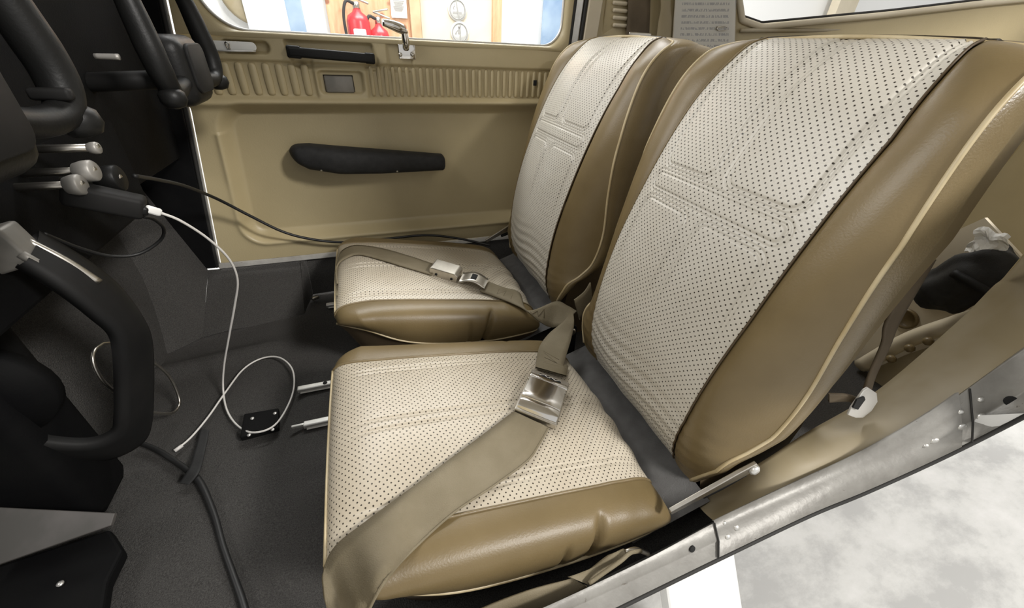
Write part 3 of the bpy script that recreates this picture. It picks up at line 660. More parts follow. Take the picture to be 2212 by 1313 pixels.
def cush_side(sg):
    n, m_ = 140, 20; s = np.linspace(0, CL, n); a, b = cush_edge(s, sg), cush_low(s, sg); t = np.linspace(0, 1, m_); out = np.zeros((n, m_, 3))
    k = np.interp(s / CL, [0, 0.10, 0.85, 1], [0.15, 1, 1, 0.25])
    for j, tt in enumerate(t):
        sn = math.sin(math.pi * tt ** 0.75)
        pin = 0.012 * np.exp(-((a[:, 0] - 0.235 + 0.02 * tt) / 0.006) ** 2) * sst(0.15, 0.5, np.array(tt)) * (1 if sg < 0 else 0.3)
        pin = pin + 0.006 * np.exp(-((a[:, 0] - 0.175) / 0.004) ** 2) * sst(0.5, 0.75, np.array(tt)) * (1 if sg < 0 else 0)
        ctl = a + np.array([0, sg * 0.085, 0.010]); lin = a * (1 - tt) + b * tt; q = (a * (1 - tt) ** 2 + ctl * (2 * tt * (1 - tt)) + b * tt * tt) * k[:, None] + lin * (1 - k)[:, None]
        q[:, 1] -= sg * pin; out[:, j] = q
    return grid(out, np.stack([np.repeat(s[:, None], m_, 1), np.repeat(t[None] * 0.1, n, 0)], -1), flip=(sg > 0))
def make_seat():
    r = empty('aircraft_seat', (0.15, 0, 0))
    cu = obj('cushion', cush_top(), 'insert', r)
    for sg in (-1, 1):
        b = obj('cushion_side', cush_side(sg), 'vinyl', cu)
        s = np.linspace(0, CL, 110)
        obj('upper_welt', tube(cush_edge(s, sg) + np.array([0, sg * 0.001, 0.0005]), 0.0024, 6), 'vinyl_light', cu)
        obj('lower_piping', tube(cush_low(s, sg), 0.0024, 8), 'piping', cu)
    y_ = np.linspace(-1, 1, 30) * float(cw(CL - .028)); ss = np.full(30, CL - .028)
    obj('front_piping', tube(P3(cprof(cp, ss) + cprof(cn, ss) * (cush_relief(y_, ss)[:, None] + .001), y_), .0022, 6), 'piping', cu)
    obj('rear_cloth', grid(np.array([[(x_, y2, z_) for y2 in np.linspace(-.20, .20, 10)] for x_, z_ in ((.30, .030), (.345, .048), (.385, .062), (.43, .078))])), 'grey_cloth', r)
    # skirt and frame under the cushion
    lo = cush_low(np.linspace(0.0, CL, 60), -1); hi = cush_low(np.linspace(0.0, CL, 60), 1)[::-1]; loop = np.vstack([lo, hi])
    bot = loop * np.array([0.80, 0.86, 0]) + np.array([0.04, 0, 0.0]); bot[:, 2] = 0.004
    mid = loop * np.array([0.96, 0.96, 0.86]) + np.array([0.012, 0, -0.010])
    obj('skirt', grid(np.stack([loop, mid, bot], 0), closed_v=True), 'base_brown', r)
    P = np.array([[(x_, y_, z_) for y_ in np.linspace(-.17, .17, 12)] for x_, z_ in ((.430, .10), (.44, .16), (.50, .26), (.56, .30), (.60, .27), (.62, .15), (.61, .004))]); obj('rear_skirt', grid(P), 'base_brown', r)
    for sg in (-1, 1): obj('skirt_side', mesh([(x_, sg * .17, z_) for x_, z_ in ((.430, .10), (.44, .16), (.50, .26), (.56, .30), (.60, .27), (.62, .15), (.61, .004), (.46, .004))], [tuple(range(8))]), 'base_brown', r, False)
    ba = obj('backrest', back_insert(), 'insert_back', r)
    for sg in (-1, 1):
        obj('back_bolster', back_bolster(sg), 'vinyl', ba)
        s = np.linspace(0, SL, 90); obj('seam_welt', tube(back_edge(s, sg) + P3(prof_at(bn, s) * 0.0006, np.zeros(90)), 0.0015, 6), 'seam' if sg < 0 else 'vinyl', ba)
    l, top, rr_ = pipe_loop(); obj('back_piping', tube(np.vstack([l, top, rr_]), 0.0026, 8), 'piping', ba)
    obj('back_shell', back_shell(), 'vinyl_light', ba)
    u_ = np.linspace(-1, 1, 40); e = back_edge(np.full(40, SL), 1); e[:, 1] = u_ * w_in(SL); hh = back_relief(e[:, 1], np.full(40, SL))
    e = P3(prof_at(bp, np.full(40, SL)) + prof_at(bn, np.full(40, SL)) * hh[:, None], e[:, 1]); tp_ = cr(np.vstack([l[-1:], top, rr_[:1]]), 40)
    obj('top_panel', grid(np.stack([e, e * .5 + tp_ * .5 + np.array([0, 0, .003]), tp_, tp_ + np.array([.01, 0, -.004])], 0)), 'insert_back', ba)
    return r
def copy_tree(o, parent=None):
    c = o.copy(); COL.objects.link(c); c.parent = parent; c.matrix_parent_inverse = o.matrix_parent_inverse.copy()
    for ch in list(o.children): copy_tree(ch, c)
    return c
seat_far = make_seat()
seat_near = copy_tree(seat_far)
seat_far.location.y = FAR_Y; seat_near.location.y = NEAR_Y
tag(seat_near, 'tan vinyl aircraft seat with perforated cream panels, nearest, beside the grey metal sill', 'seat', 'pair of front seats')
tag(seat_far, 'tan vinyl aircraft seat with perforated cream panels beside the far tan door', 'seat', 'pair of front seats')
bpy.context.view_layer.update()
def add_arm(r, yc, sg):
    # recliner hinge arm on the outboard side
    h0, h1 = np.array([0.448, yc + sg * 0.216, 0.180]), np.array([0.330, yc + sg * 0.212, 0.124])
    ax = nrm(h1 - h0); ay = nrm(np.cross((0, 1, 0), ax)); ln = np.linalg.norm(h1 - h0)
    poly = [(-0.006, -0.009), (-0.009, 0), (-0.006, 0.009), (0.02, 0.010), (ln * 0.6, 0.008), (ln, 0.006), (ln, -0.004), (ln * 0.5, -0.006), (0.02, -0.010)]
    hg = obj('recliner_arm', prism(poly, h0, ax, ay, 0.006, 0.001), 'steel', r, False)
    obj('pivot_bolt', lathe([(0.008, 0), (0.008, 0.003), (0.005, 0.006)], h0 + np.array([0, sg * 0.003, 0]), (0, sg, 0), 14), 'alu', hg)
    obj('latch_spring', tube([h0 * 0.45 + h1 * 0.55 + np.array([0, 0.003, -0.014]), h0 * 0.7 + h1 * 0.3 + np.array([0, 0.003, -0.018]), h0 + np.array([-0.005, 0.002, -0.014])], 0.005, 8, n=10), 'black', hg)
add_arm(seat_near, NEAR_Y, -1); add_arm(seat_far, FAR_Y, 1)
def bvh(objs):
    V, Fc = [], []
    for o in objs:
        n0 = len(V); V += [o.matrix_world @ v.co for v in o.data.vertices]; Fc += [tuple(i + n0 for i in p.vertices) for p in o.data.polygons]
    return BVHTree.FromPolygons(V, Fc)
def tree_of(root, names):
    out = []
    def rec(o):
        if o.type == 'MESH' and o.name.split('.')[0] in names: out.append(o)
        for c in o.children: rec(c)
    rec(root); return out
BV = {k: bvh(tree_of(r, ('cushion', 'cushion_side', 'skirt'))) for k, r in (('n', seat_near), ('f', seat_far))}
def on(px, py, k, off=0.003):
    h = BV[k].ray_cast(Vector(CAM), Vector(ray(px, py)))
    if h[0] is None:
        h = BV[k].find_nearest(Vector(atZ(px, py, 0.165)))
    n_ = np.array(h[1]); 
    if n_.dot(ray(px, py)) > 0: n_ = -n_
    return np.array(h[0]) + n_ * off
#@@THINGS
BELT_G = 'webbing lap belts'
def hull(k, pts, off): 
    return [on(px, py, k, off) for px, py in pts]
def safe(k, px, py, off, axis, val):
    q = on(px, py, k, off); return q if q is not None else at(px, py, axis, val)
def plate(o, ax, ay, poly, th, bev=0.0): return prism(poly, o, ax, ay, th, bev)
def zig(L_, R_, i0, i1, n=5):
    """zig-zag stitching across a strap between samples i0..i1"""
    out = []
    for k in range(n):
        f = k / (n - 1); i = int(i0 + (i1 - i0) * f); out.append(L_[i] * (0.25 if k % 2 else 0.75) + R_[i] * (0.75 if k % 2 else 0.25))
    return out
def lift(P, d):   # move points a little towards the viewer side of the strap
    P = np.asarray(P); return P + nrm(CAM - P.mean(0)) * d

# ---- lap belt on the far seat
fb = empty('lap_belt', (0.1, FAR_Y, 0.19)); tag(fb, 'taupe lap belt lying fastened across the far seat cushion with dull metal buckle', 'seat belt', BELT_G)
lo_ = [(731, 640), (728, 600), (733, 574), (748, 561), (775, 553), (822, 564), (875, 580), (932, 597)]
hi_ = [(732, 615), (731, 578), (740, 546), (762, 534), (790, 533), (830, 541), (883, 556), (935, 573)]
a = [safe('f', *p, 0.004, 1, 1.02) for p in hi_]; b = [safe('f', *p, 0.004, 1, 0.98) for p in lo_]
obj('strap', strip(a, b, 0.003, 60), 'belt', fb)
c0 = on(928, 584, 'f', 0.012); c1 = on(1000, 606, 'f', 0.012); ax = nrm(c1 - c0); nz = np.array([0.05, -0.1, 1.0]); ay = nrm(np.cross(nz, ax)); az = np.cross(ax, ay)
bc = c0 * 0.52 + c1 * 0.48
poly = [(-0.036, -0.011), (0.030, -0.011), (0.036, -0.006), (0.036, 0.008), (0.028, 0.014), (-0.034, 0.013), (-0.037, 0.009)]
bk = obj('buckle', prism(poly, bc, ax, az, 0.044, 0.002), 'steel', fb, False)
for dx in (-0.018, 0.022):
    obj('side_hole', lathe([(0.0034, 0), (0.0034, 0.0008), (0.001, 0.001)], bc + ax * dx - ay * 0.0222 * (1 if ay[1] > 0 else -1) - az * 0.002, -ay if ay[1] > 0 else ay, 10), 'hole', bk)
t0 = on(1000, 607, 'f', 0.006); t1 = on(1046, 622, 'f', 0.010); ax2 = nrm(t1 - t0); ay2 = nrm(np.cross(nz, ax2)); L_t = np.linalg.norm(t1 - t0)
P = []
for u in np.linspace(-0.1, 1.05, 14):
    zc = 0.004 + 0.010 * math.sin(max(0, min(1, u)) * math.pi)
    P.append([t0 + ax2 * (L_t * u) + ay2 * v + np.array([0, 0, zc]) for v in (-0.022, 0.022)])
P = np.array(P); obj('tongue', strip(P[:, 0], P[:, 1], 0.0025, 20), 'steel', fb)
obj('tongue_slot', boxm((t0 + t1) / 2 + np.array([0, 0, 0.0145]), (0.014, 0.022, 0.004), 0.001, frame_rot(ax2, ay2, np.cross(ax2, ay2))), 'hole', fb)
hi2 = [on(1053, 614, 'f', .008), on(1085, 624, 'f', .005), on(1120, 634, 'f', .004), on(1160, 643, 'f', .006), atY(1200, 651, .725), atY(1226, 660, .70), atY(1246, 672, .675)]
lo2 = [on(1035, 632, 'f', .008), on(1065, 643, 'f', .005), on(1098, 656, 'f', .005), on(1130, 673, 'f', .008), atY(1165, 694, .695), atY(1190, 707, .685), atY(1214, 702, .665)]
obj('strap', strip(hi2, lo2, 0.003, 60), 'belt', fb)
Lc, Rc = cr(hi2, 60), cr(lo2, 60)
for i0, i1 in ((7, 18), (34, 44)): obj('stitching', tube(lift(zig(Lc, Rc, i0, i1, 6), 0.0022), 0.0008, 5), 'stitch', fb)

# ---- lap belt on the near seat
nb = empty('lap_belt', (0.2, NEAR_Y, 0.19)); tag(nb, 'taupe lap belt with chrome lift buckle on the near seat cushion', 'seat belt', BELT_G)
l1 = [atY(1233, 668, .640), atY(1222, 690, .632), atY(1187, 720, .622), safe('n', 1164, 752, .005, 1, .58), on(1158, 780, 'n', .005), on(1154, 803, 'n', .010)]
r1 = [atY(1238, 672, .636), atY(1240, 700, .610), atY(1233, 735, .585), on(1228, 765, 'n', .006), on(1224, 795, 'n', .006), on(1220, 822, 'n', .010)]
obj('strap', strip(l1, r1, 0.003, 50), 'belt', nb)
Lc, Rc = cr(l1, 50), cr(r1, 50); obj('stitching', tube(lift(zig(Lc, Rc, 32, 41, 5), 0.0022), 0.0008, 5), 'stitch', nb)
obj('stitching', tube(lift([Lc[31] * .8 + Rc[31] * .2, Lc[31] * .2 + Rc[31] * .8], 0.0022), 0.0008, 5), 'stitch', nb); obj('stitching', tube(lift([Lc[42] * .8 + Rc[42] * .2, Lc[42] * .2 + Rc[42] * .8], 0.0022), 0.0008, 5), 'stitch', nb)
bl, br, tl, tr = on(1110, 892, 'n', .012), on(1192, 925, 'n', .012), on(1140, 831, 'n', .012), on(1217, 861, 'n', .012)
cc = (bl + br + tl + tr) / 4; ax = nrm((br - bl) + (tr - tl)); ay = nrm((tl - bl) + (tr - br)); ay = nrm(ay - ax * ax.dot(ay)); az = np.cross(ax, ay)
wd_, ln_ = (np.linalg.norm(br - bl) + np.linalg.norm(tr - tl)) / 2, (np.linalg.norm(tl - bl) + np.linalg.norm(tr - br)) / 2
FR = frame_rot(ax, ay, az)
bk = obj('buckle_body', boxm(cc - az * 0.004, (wd_ + 0.004, ln_ + 0.006, 0.010), 0.0015, FR), 'steel', nb, False)
P = []
for u in np.linspace(-1, 1, 9):          # lid plate, slightly crowned, rolled down at its front lip
    row_ = []
    for v, h in ((1.0, .003), (1.0, .0095), (.985, .0105), (.7, .0112), (.5, .0115), (.34, .0112), (.30, .0104), (.29, .0088), (.26, .0088), (.25, .0102), (.20, .0104), (.12, .0088), (.05, .0050), (.02, .0)):
        row_.append(cc + ax * (u * wd_ * 0.485) + ay * ((v - 0.5) * ln_) + az * (h - .0015 * abs(u) ** 4))
    P.append(row_)
P = np.array(P); P = np.concatenate([P[:1] - az * .009, P, P[-1:] - az * .009], 0)
autosmooth(obj('buckle_lid', grid(P), 'chrome', bk), 30)
tp = cc + ay * (ln_ * 0.5 + 0.012)
obj('tongue', boxm(tp + az * .003, (wd_ * 1.06, .030, .003), .001, FR), 'steel', nb, False)
obj('tongue_bar', boxm(tp - ay * .008 + az * .0075, (wd_ * 1.06, .011, .007), .003, FR, 3), 'chrome', nb)
obj('tongue_slot', prism(rrect(wd_ * .62, .006, .0028), tp + ay * .005 + az * .0056, ax, ay, .0016), 'hole', nb, False)
obj('strap_roller', tube([tp + ax * (u * wd_ * .30) + ay * (.005 + .002 * math.sin(u * 9)) + az * .0068 for u in np.linspace(-1, 1, 16)], .0011, 6), 'chrome', nb)
lo3 = [(1182, 930), (1160, 968), (1136, 1001), (1065, 1054), (977, 1116), (888, 1194), (836, 1249), (799, 1313)]
hi3 = [(1108, 895), (1085, 912), (1040, 946), (975, 994), (902, 1049), (791, 1134), (735, 1180), (706, 1222)]
a = [on(*p, 'n', 0.006) for p in hi3[:-1]]; b = [on(*p, 'n', 0.006) for p in lo3[:-2]]
a += [atY(702, 1222, .244), atY(698, 1262, .222), atY(712, 1330, .198), atY(760, 1420, .185)]; b += [atY(836, 1249, .184), atY(799, 1313, .172), atY(786, 1360, .168), atY(850, 1490, .166)]
obj('strap', strip(a, b, 0.0034, 90), 'belt', nb)
def inset(A_, B_, f): return [np.asarray(x) * (1 - f) + np.asarray(y) * f for x, y in zip(A_, B_)]
obj('selvedge', tube(lift(cr(b, 90), 0.001), 0.0016, 6), 'belt', nb)
# outboard run of the same belt to its anchor beside the sill
ob = empty('belt_tail', (0.25, 0.18, 0.08)); tag(ob, 'taupe stitched belt end tucked between the near cushion and the metal sill', 'seat belt', BELT_G)
u_ = [atY(900, 1395, .178), atY(1020, 1325, .178), atY(1130, 1280, .178), atY(1235, 1249, .177)]
d_ = [atY(1060, 1425, .160), atY(1150, 1345, .161), atY(1215, 1302, .163), atY(1268, 1266, .165)]
obj('strap', strip(u_, d_, 0.003, 30), 'belt', ob)
u_ = [atY(1228, 1246, .173), atY(1275, 1228, .176), atY(1318, 1198, .180), atY(1345, 1188, .183)]
d_ = [atY(1270, 1262, .163), atY(1295, 1246, .166), atY(1335, 1216, .171), atY(1362, 1196, .176)]
obj('folded_end', strip(u_, d_, 0.005, 24), 'belt', ob)
obj('end_cord', tube([atY(1272, 1260, .160), atY(1300, 1240, .163), atY(1340, 1212, .168), atY(1362, 1194, .174), atY(1384, 1190, .178)], 0.0026, 8, n=24), 'belt', ob)
obj('anchor_loop', tube([atY(1352, 1192, .178), atY(1372, 1186, .180), atY(1400, 1196, .182)], 0.003, 8, n=10), 'steel', ob)

# ---- belt anchor between the seats
an = empty('belt_anchor', (0.39, 0.665, 0)); tag(an, 'dark metal belt anchor bracket standing between the two seats', 'bracket')
obj('bracket_plate', prism([(-0.02, 0), (0.02, 0), (0.014, 0.11), (-0.014, 0.13)], (0.40, 0.650, 0.0), (1, 0, 0), (0, 0, 1), 0.006, 0.001), 'dark_grey', an, False)
obj('anchor_bolt', lathe([(0.010, 0), (0.010, 0.005), (0.006, 0.008)], (0.40, 0.647, 0.10), (0, -1, 0), 12), 'steel', an)
obj('anchor_strap', strip([atY(1240, 648, .655), atY(1262, 630, .66), atY(1275, 610, .665)], [atY(1252, 690, .648), atY(1268, 672, .655), atY(1280, 655, .66)], 0.003, 12), 'belt', an)

# ---- seat rails
RAIL_G = 'seat rails on the floor'
def rail(y, x0, x1, z, label, thin=None):
    r = empty('seat_rail', ((x0 + x1) / 2, y, z)); tag(r, label, 'rail', RAIL_G)
    obj('rail_bar', boxm(((x0 + x1) / 2, y, z + 0.006), (x1 - x0, 0.013, 0.010), 0.002), 'alu', r, False)
    obj('rail_flange', boxm(((x0 + x1) / 2, y, z + 0.001), (x1 - x0 - 0.01, 0.018, 0.002), 0.0006), 'alu', r, False)
    for i in range(5):
        obj('pin_hole', lathe([(0.0048, 0), (0.0048, 0.0006), (0.001, 0.0007)], (x0 + 0.056 + 0.05 * i, y, z + 0.0109), (0, 0, 1), 12), 'hole', r)
    if thin: obj('rail_tip', boxm((x0 - thin / 2, y + 0.002, z + 0.005), (thin, 0.005, 0.007), 0.001), 'alu', r, False)
rail(0.722, -0.212, 0.28, 0.008, 'pale metal seat rail on the carpet, the farther of the pair near the black plate')
rail(0.616, -0.192, 0.28, 0.008, 'pale metal seat rail with thin tip, the one closer to the near seat', 0.022)
rail(1.062, -0.168, 0.25, 0.002, 'short glimpse of metal seat rail in front of the far seat')
cl = obj('rail_clip', boxm(atZ(681, 643, 0.010), (0.022, 0.012, 0.010), 0.003, Matrix.Rotation(0.5, 3, 'Z')), 'steel', None); tag(cl, 'tiny metal clip on the carpet near the far seat', 'clip')

# ---- black floor plate with four screws
cor = [atZ(*p, 0.008) for p in ((529, 898), (603, 885), (603, 927), (520, 949))]
fp = empty('floor_plate', tuple(np.mean(cor, 0))); tag(fp, 'square black cover plate with four screws on the carpet', 'plate')
obj('plate', slab(cor, 0.012, 0.002), 'panel_black', fp, False)
for p in ((545, 904), (594, 893), (589, 928), (538, 940)):
    obj('screw', lathe([(0.0036, 0), (0.0034, 0.0016), (0.001, 0.0022)], atZ(*p, 0.014), (0, 0, 1), 10), 'alu', fp)

# ---- cables
wc = empty('charging_cable', (-0.3, 0.7, 0)); tag(wc, 'thin white charging cable looping down onto the dark carpet', 'cable')
path = [atY(345, 459, .665), atY(390, 477, .675), atY(450, 516, .70), atY(495, 560, .72), atY(513, 605, .735), atY(507, 660, .75), atY(495, 725, .765), atY(484, 790, .775), atZ(482, 840, .016), atZ(490, 885, .006), atZ(512, 918, .005), atZ(545, 934, .016), atZ(590, 921, .018), atZ(620, 880, .008), atZ(635, 835, .010), atZ(630, 795, .012), atZ(603, 772, .014), atZ(565, 774, .010), atZ(525, 798, .008), atZ(485, 850, .010), atZ(450, 900, .006), atZ(412, 945, .006), atZ(378, 973, .006)]
obj('cord', tube(path, 0.0019, 8, n=170), 'cable_white', wc)
p0, p1 = atY(314, 450, .655), atY(348, 460, .665); ax = nrm(p1 - p0); ay = nrm(np.cross((0, 0, 1), ax)); FR = frame_rot(ax, ay, np.cross(ax, ay))
obj('plug', boxm((p0 + p1) / 2, (np.linalg.norm(p1 - p0), 0.008, 0.011), 0.003, FR), 'white', wc)
p0 = atZ(394, 962, .007); p1 = atZ(377, 974, .007); obj('plug_tip', tube([p0, p1], 0.0034, 8), 'cable_white', wc)
kc = obj('power_cable', tube([atY(290, 380, .80), atY(340, 388, .90), atY(400, 402, 1.00), atY(470, 430, 1.10), atY(540, 466, 1.135), atY(610, 500, 1.15), atY(670, 516, 1.155), atY(740, 523, 1.16), atY(830, 516, 1.165), atY(920, 508, 1.165), atY(990, 515, 1.15), atY(1060, 530, 1.10)], 0.0036, 8, n=110), 'cable_black'); tag(kc, 'black power cord running along the foot of the far door', 'cable')
fc = obj('floor_cable', tube([atZ(300, 955, .012), atZ(345, 975, .008), atZ(400, 1012, .010), atZ(432, 1042, .010), atZ(462, 1110, .008), atZ(482, 1180, .008), atZ(505, 1245, .008), atZ(528, 1313, .008), atZ(545, 1400, .008)], [.0045, .005, .005, .0055, .005, .0045, .0045, .005, .005], 8, n=90), 'cable_black'); tag(fc, 'thick black cable lying on the carpet in front of the near seat', 'cable')
vs = obj('cable_tie', strip([atZ(434, 925, .006), atZ(424, 965, .010), atZ(408, 1012, .020), atZ(388, 1042, .010)], [atZ(452, 930, .006), atZ(444, 970, .010), atZ(432, 1016, .020), atZ(410, 1046, .010)], 0.002, 24), 'black_foam'); tag(vs, 'black hook and loop tie wrapped over the floor cable', 'strap')
hc = obj('hanging_cable', tube([atY(95, 505, .62), atY(170, 535, .66), atY(240, 553, .69), atY(300, 548, .71), atY(345, 520, .72), atY(354, 495, .71), atY(335, 475, .69), atY(310, 468, .67)], 0.0024, 8, n=70), 'cable_black'); tag(hc, 'thin black cable drooping under the control knobs', 'cable')

# ---- instrument panel
ip = empty('instrument_panel', (-0.44, 0.66, 0.4)); tag(ip, 'black instrument panel facing the two seats', 'panel')
obj('panel_face', slab([(-0.43, 0.12, 0.42), (-0.43, 1.185, 0.40), (-0.375, 1.185, 0.84), (-0.375, 0.12, 0.84)], 0.03, 0.004), 'panel_black', ip, False)
obj('lower_panel', slab([(-0.415, 0.45, 0.37), (-0.415, 0.92, 0.37), (-0.415, 0.92, 0.53), (-0.415, 0.45, 0.53)], 0.03, 0.006), 'panel_black', ip, False)
obj('glare_shield', slab([(-0.33, 0.12, 0.85), (-0.33, 1.185, 0.85), (-0.85, 1.185, 0.80), (-0.85, 0.12, 0.80)], 0.03, 0.008), 'panel_black', ip, False)
for yy, z_ in ((.30, .66), (.40, .72), (.52, .66), (.64, .66), (.64, .76)):
    g_ = obj('gauge', lathe([(.040, 0), (.040, .006), (.035, .008), (.033, .003), (.001, .003)], (-0.385 - (0.84 - z_) * 0.06, yy, z_), (1, 0, -0.1), 24), 'black', ip)
c = atY(258, 123, .72); obj('panel_switch', tube([c + np.array([-0.025, 0.0, 0]), c], [.003, .0035], 8, n=8), 'silver', ip)
c = atY(110, 203, .50); obj('panel_switch', boxm(c, (.03, .010, .010), .003), 'dark_grey', ip)
def knob(px, py, y, r, ln, m_, label):
    c = atY(px, py, y); k_ = obj('control_knob', lathe([(r * 0.55, -ln), (r * 0.8, -ln * 0.9), (r, -ln * 0.45), (r, -0.002), (r * 0.85, 0)], c, (1, 0, 0.05), 20), m_, ip); k_['label'] = label
    obj('knob_shaft', tube([c + np.array([-0.08, 0, 0]), c], 0.005, 8), 'steel', k_)
knob(207, 368, .66, .0130, .022, 'silver', 'larger silver control knob under the instrument panel')
knob(180, 398, .64, .0125, .018, 'silver', 'lower silver control knob beside the black power adapter')
knob(214, 319, .68, .0075, .012, 'silver', 'small ringed control knob above the larger silver knob')
knob(262, 384, .72, .018, .030, 'black', 'black round control knob just right of the silver ones')
pw = empty('power_adapter', tuple(atY(230, 440, .65))); tag(pw, 'black box adapter with a white cable plugged in', 'adapter')
c = atY(228, 432, .655); ax = nrm(atY(300, 447, .66) - atY(165, 420, .65)); ay = nrm(np.cross((0, 0, 1), ax)); FR = frame_rot(ax, ay, np.cross(ax, ay))
obj('adapter_body', boxm(c, (.078, .03, .030), .006, FR), 'dark_grey', pw); obj('adapter_socket', boxm(atY(303, 453, .655), (.018, .012, .012), .003, FR), 'black', pw)

# ---- control yokes
def make_yoke():
    r = empty('control_yoke', (-0.25, 0, 0.58)); X0 = -0.255
    hb = obj('hub', boxm((X0 - 0.012, 0.0, 0.588), (0.056, 0.115, 0.100), 0.022, seg=4), 'black', r)
    obj('hub_cap', prism(rrect(0.085, 0.07, 0.016), (X0 + 0.0165, 0, 0.592), (0, 1, 0), (0, 0, 1), 0.006, 0.002), 'dark_grey', hb)
    obj('shaft', tube([(X0 - 0.03, 0, 0.575), (X0 - 0.20, 0, 0.565)], 0.014, 14), 'dark_grey', r)
    for sg in (-1, 1):
        p = cr([(X0, sg * 0.045, 0.575), (X0 + 0.002, sg * 0.085, 0.568), (X0 + 0.004, sg * 0.120, 0.572), (X0 + 0.004, sg * 0.134, 0.598), (X0, sg * 0.132, 0.640), (X0 - 0.006, sg * 0.124, 0.690), (X0 - 0.012, sg * 0.105, 0.712)], 40)
        obj('horn', tube(p, [.012, .012, .0125, .0155, .0165, .0155, .0135, .011], 14), 'black', r)
        obj('grip_end', lathe([(.010, -.012), (.0165, -.006), (.017, .004), (.012, .012), (.002, .0145)], (X0 + 0.006, sg * 0.131, 0.562), (0.1, sg * 0.1, -1), 14), 'black', r)
    return r
y1 = make_yoke(); y2 = copy_tree(y1)
y1.location.y = 0.895; y2.location.y = 0.385; y1.location.z += .012; y2.location.z += .02
tag(y1, 'black control yoke in front of the far seat, beside the far door', 'yoke', 'pair of control yokes')
tag(y2, 'black control yoke at the left edge, in front of the near seat', 'yoke', 'pair of control yokes')

# ---- centre pedestal with trim wheel
pd = empty('centre_pedestal', (-0.55, .58, 0)); tag(pd, 'dark centre pedestal below the instrument panel', 'pedestal')
obj('pedestal_body', boxm((-0.60, .565, .185), (.26, .10, .37), .02), 'panel_black', pd)
obj('pedestal_block', boxm(atY(14, 535, .56), (.040, .030, .046), .004, Matrix.Rotation(-0.25, 3, 'Y')), 'grey_metal', pd)
tw = empty('trim_wheel', (-0.45, .58, .25)); tag(tw, 'large dark trim wheel rim with twin metal rods at its top', 'wheel')
ro = [(75, 505, .60), (170, 560, .60), (245, 618, .61), (298, 688, .615), (318, 740, .615), (322, 830, .61), (318, 915, .605), (298, 955, .60), (230, 985, .59), (110, 985, .585), (20, 960, .58), (-80, 930, .58)]
ri = [(45, 570, .54), (135, 628, .54), (205, 682, .545), (246, 720, .55), (256, 770, .55), (258, 840, .55), (257, 900, .545), (245, 935, .545), (190, 955, .54), (100, 950, .535), (20, 925, .53), (-80, 895, .53)]
obj('rim', strip([atY(*p) for p in ro], [atY(*p) for p in ri], 0.014, 80, 8, 0.006), 'dark_grey', tw)
obj('rod', tube(lift([atY(62, 522, .585), atY(140, 562, .588), atY(212, 608, .592)], .022), 0.0045, 8, n=14), 'steel', tw)
obj('rod', tube(lift([atY(48, 550, .565), atY(120, 592, .568), atY(190, 640, .572), atY(235, 678, .58)], .022), 0.005, 8, n=14), 'grey_metal', tw)
obj('hub_disc', lathe([(.07, 0), (.07, .02), (.02, .03)], (-.50, .56, .26), (0, -1, 0), 28), 'panel_black', tw)
ph = obj('pedal_hoop', tube([atX(*p, -.425) for p in ((222, 742), (203, 758), (202, 785), (222, 822), (255, 850), (300, 885), (340, 892), (372, 892), (387, 875), (384, 850), (365, 812), (335, 785), (290, 755), (250, 740))], 0.0026, 8, n=80, closed=True), 'steel'); tag(ph, 'thin bent steel hoop beside the trim wheel', 'pedal')
pp = empty('rudder_pedal', tuple(atZ(180, 1140, .06))); tag(pp, 'grey wedge shaped pedal plate at the lower left', 'pedal')
obj('pedal_plate', slab([atZ(-60, 1092, .10), atZ(250, 1108, .085), atZ(244, 1135, .075), atZ(-60, 1240, .06)], 0.006, 0.001), 'dark_steel', pp, False)
obj('pedal_arm', tube([atZ(100, 1120, .08) + np.array([-.05, 0, -.008]), atZ(100, 1120, .08) + np.array([-.16, 0.02, -.06])], .008, 8), 'dark_grey', pp)
kp = empty('kick_plate', tuple(atZ(120, 1260, .0))); tag(kp, 'black plate with one bright screw on the near footwell floor', 'plate')
obj('plate', slab([atZ(*p, .02) for p in ((-60, 1250), (244, 1150), (272, 1195), (240, 1260), (228, 1340), (225, 1440), (-60, 1440))], .02, .004), 'panel_black', kp, False)
obj('screw', lathe([(.004, 0), (.004, .002), (.001, .003)], atZ(131, 1261, .031), (0, 0, 1), 10), 'alu', kp)

# ---- far wall behind the seats: harness, document sleeve
hs = empty('shoulder_harness', (.79, 1.17, .7)); tag(hs, 'dark brown shoulder strap hanging on the wall behind the far seat', 'strap')
obj('webbing', strip([atY(1357, -60, 1.175), atY(1357, 20, 1.175), atY(1353, 75, 1.175), atY(1345, 200, 1.17)], [atY(1406, -60, 1.175), atY(1404, 20, 1.175), atY(1402, 75, 1.175), atY(1398, 200, 1.17)], .003, 24), 'belt_dark', hs)
obj('keeper', boxm(atY(1382, 75, 1.170), (.075, .008, .012), .003), 'steel', hs)
ds = empty('document_sleeve', (1.0, 1.165, .7)); tag(ds, 'clear plastic sleeve holding a printed sheet on the rear side wall', 'document')
def wallpt(px, py, dy): 
    y_ = 1.17
    for _ in range(6): q = atY(px, py, y_); y_ = float(wy(q[0])) - dy
    return atY(px, py, y_)
qs = [wallpt(1448, 150, .012), wallpt(1585, 150, .012), wallpt(1590, -60, .012), wallpt(1462, -60, .012)]
u = np.linspace(0, 1, 9)
G = np.array([[qs[0] * (1 - a_) * (1 - b_) + qs[1] * a_ * (1 - b_) + qs[2] * a_ * b_ + qs[3] * (1 - a_) * b_ for b_ in u] for a_ in u]); UV = np.array([[(a_, b_) for b_ in u] for a_ in u])
UVp = UV.copy(); obj('printed_page', grid(G, UVp), 'print', ds)
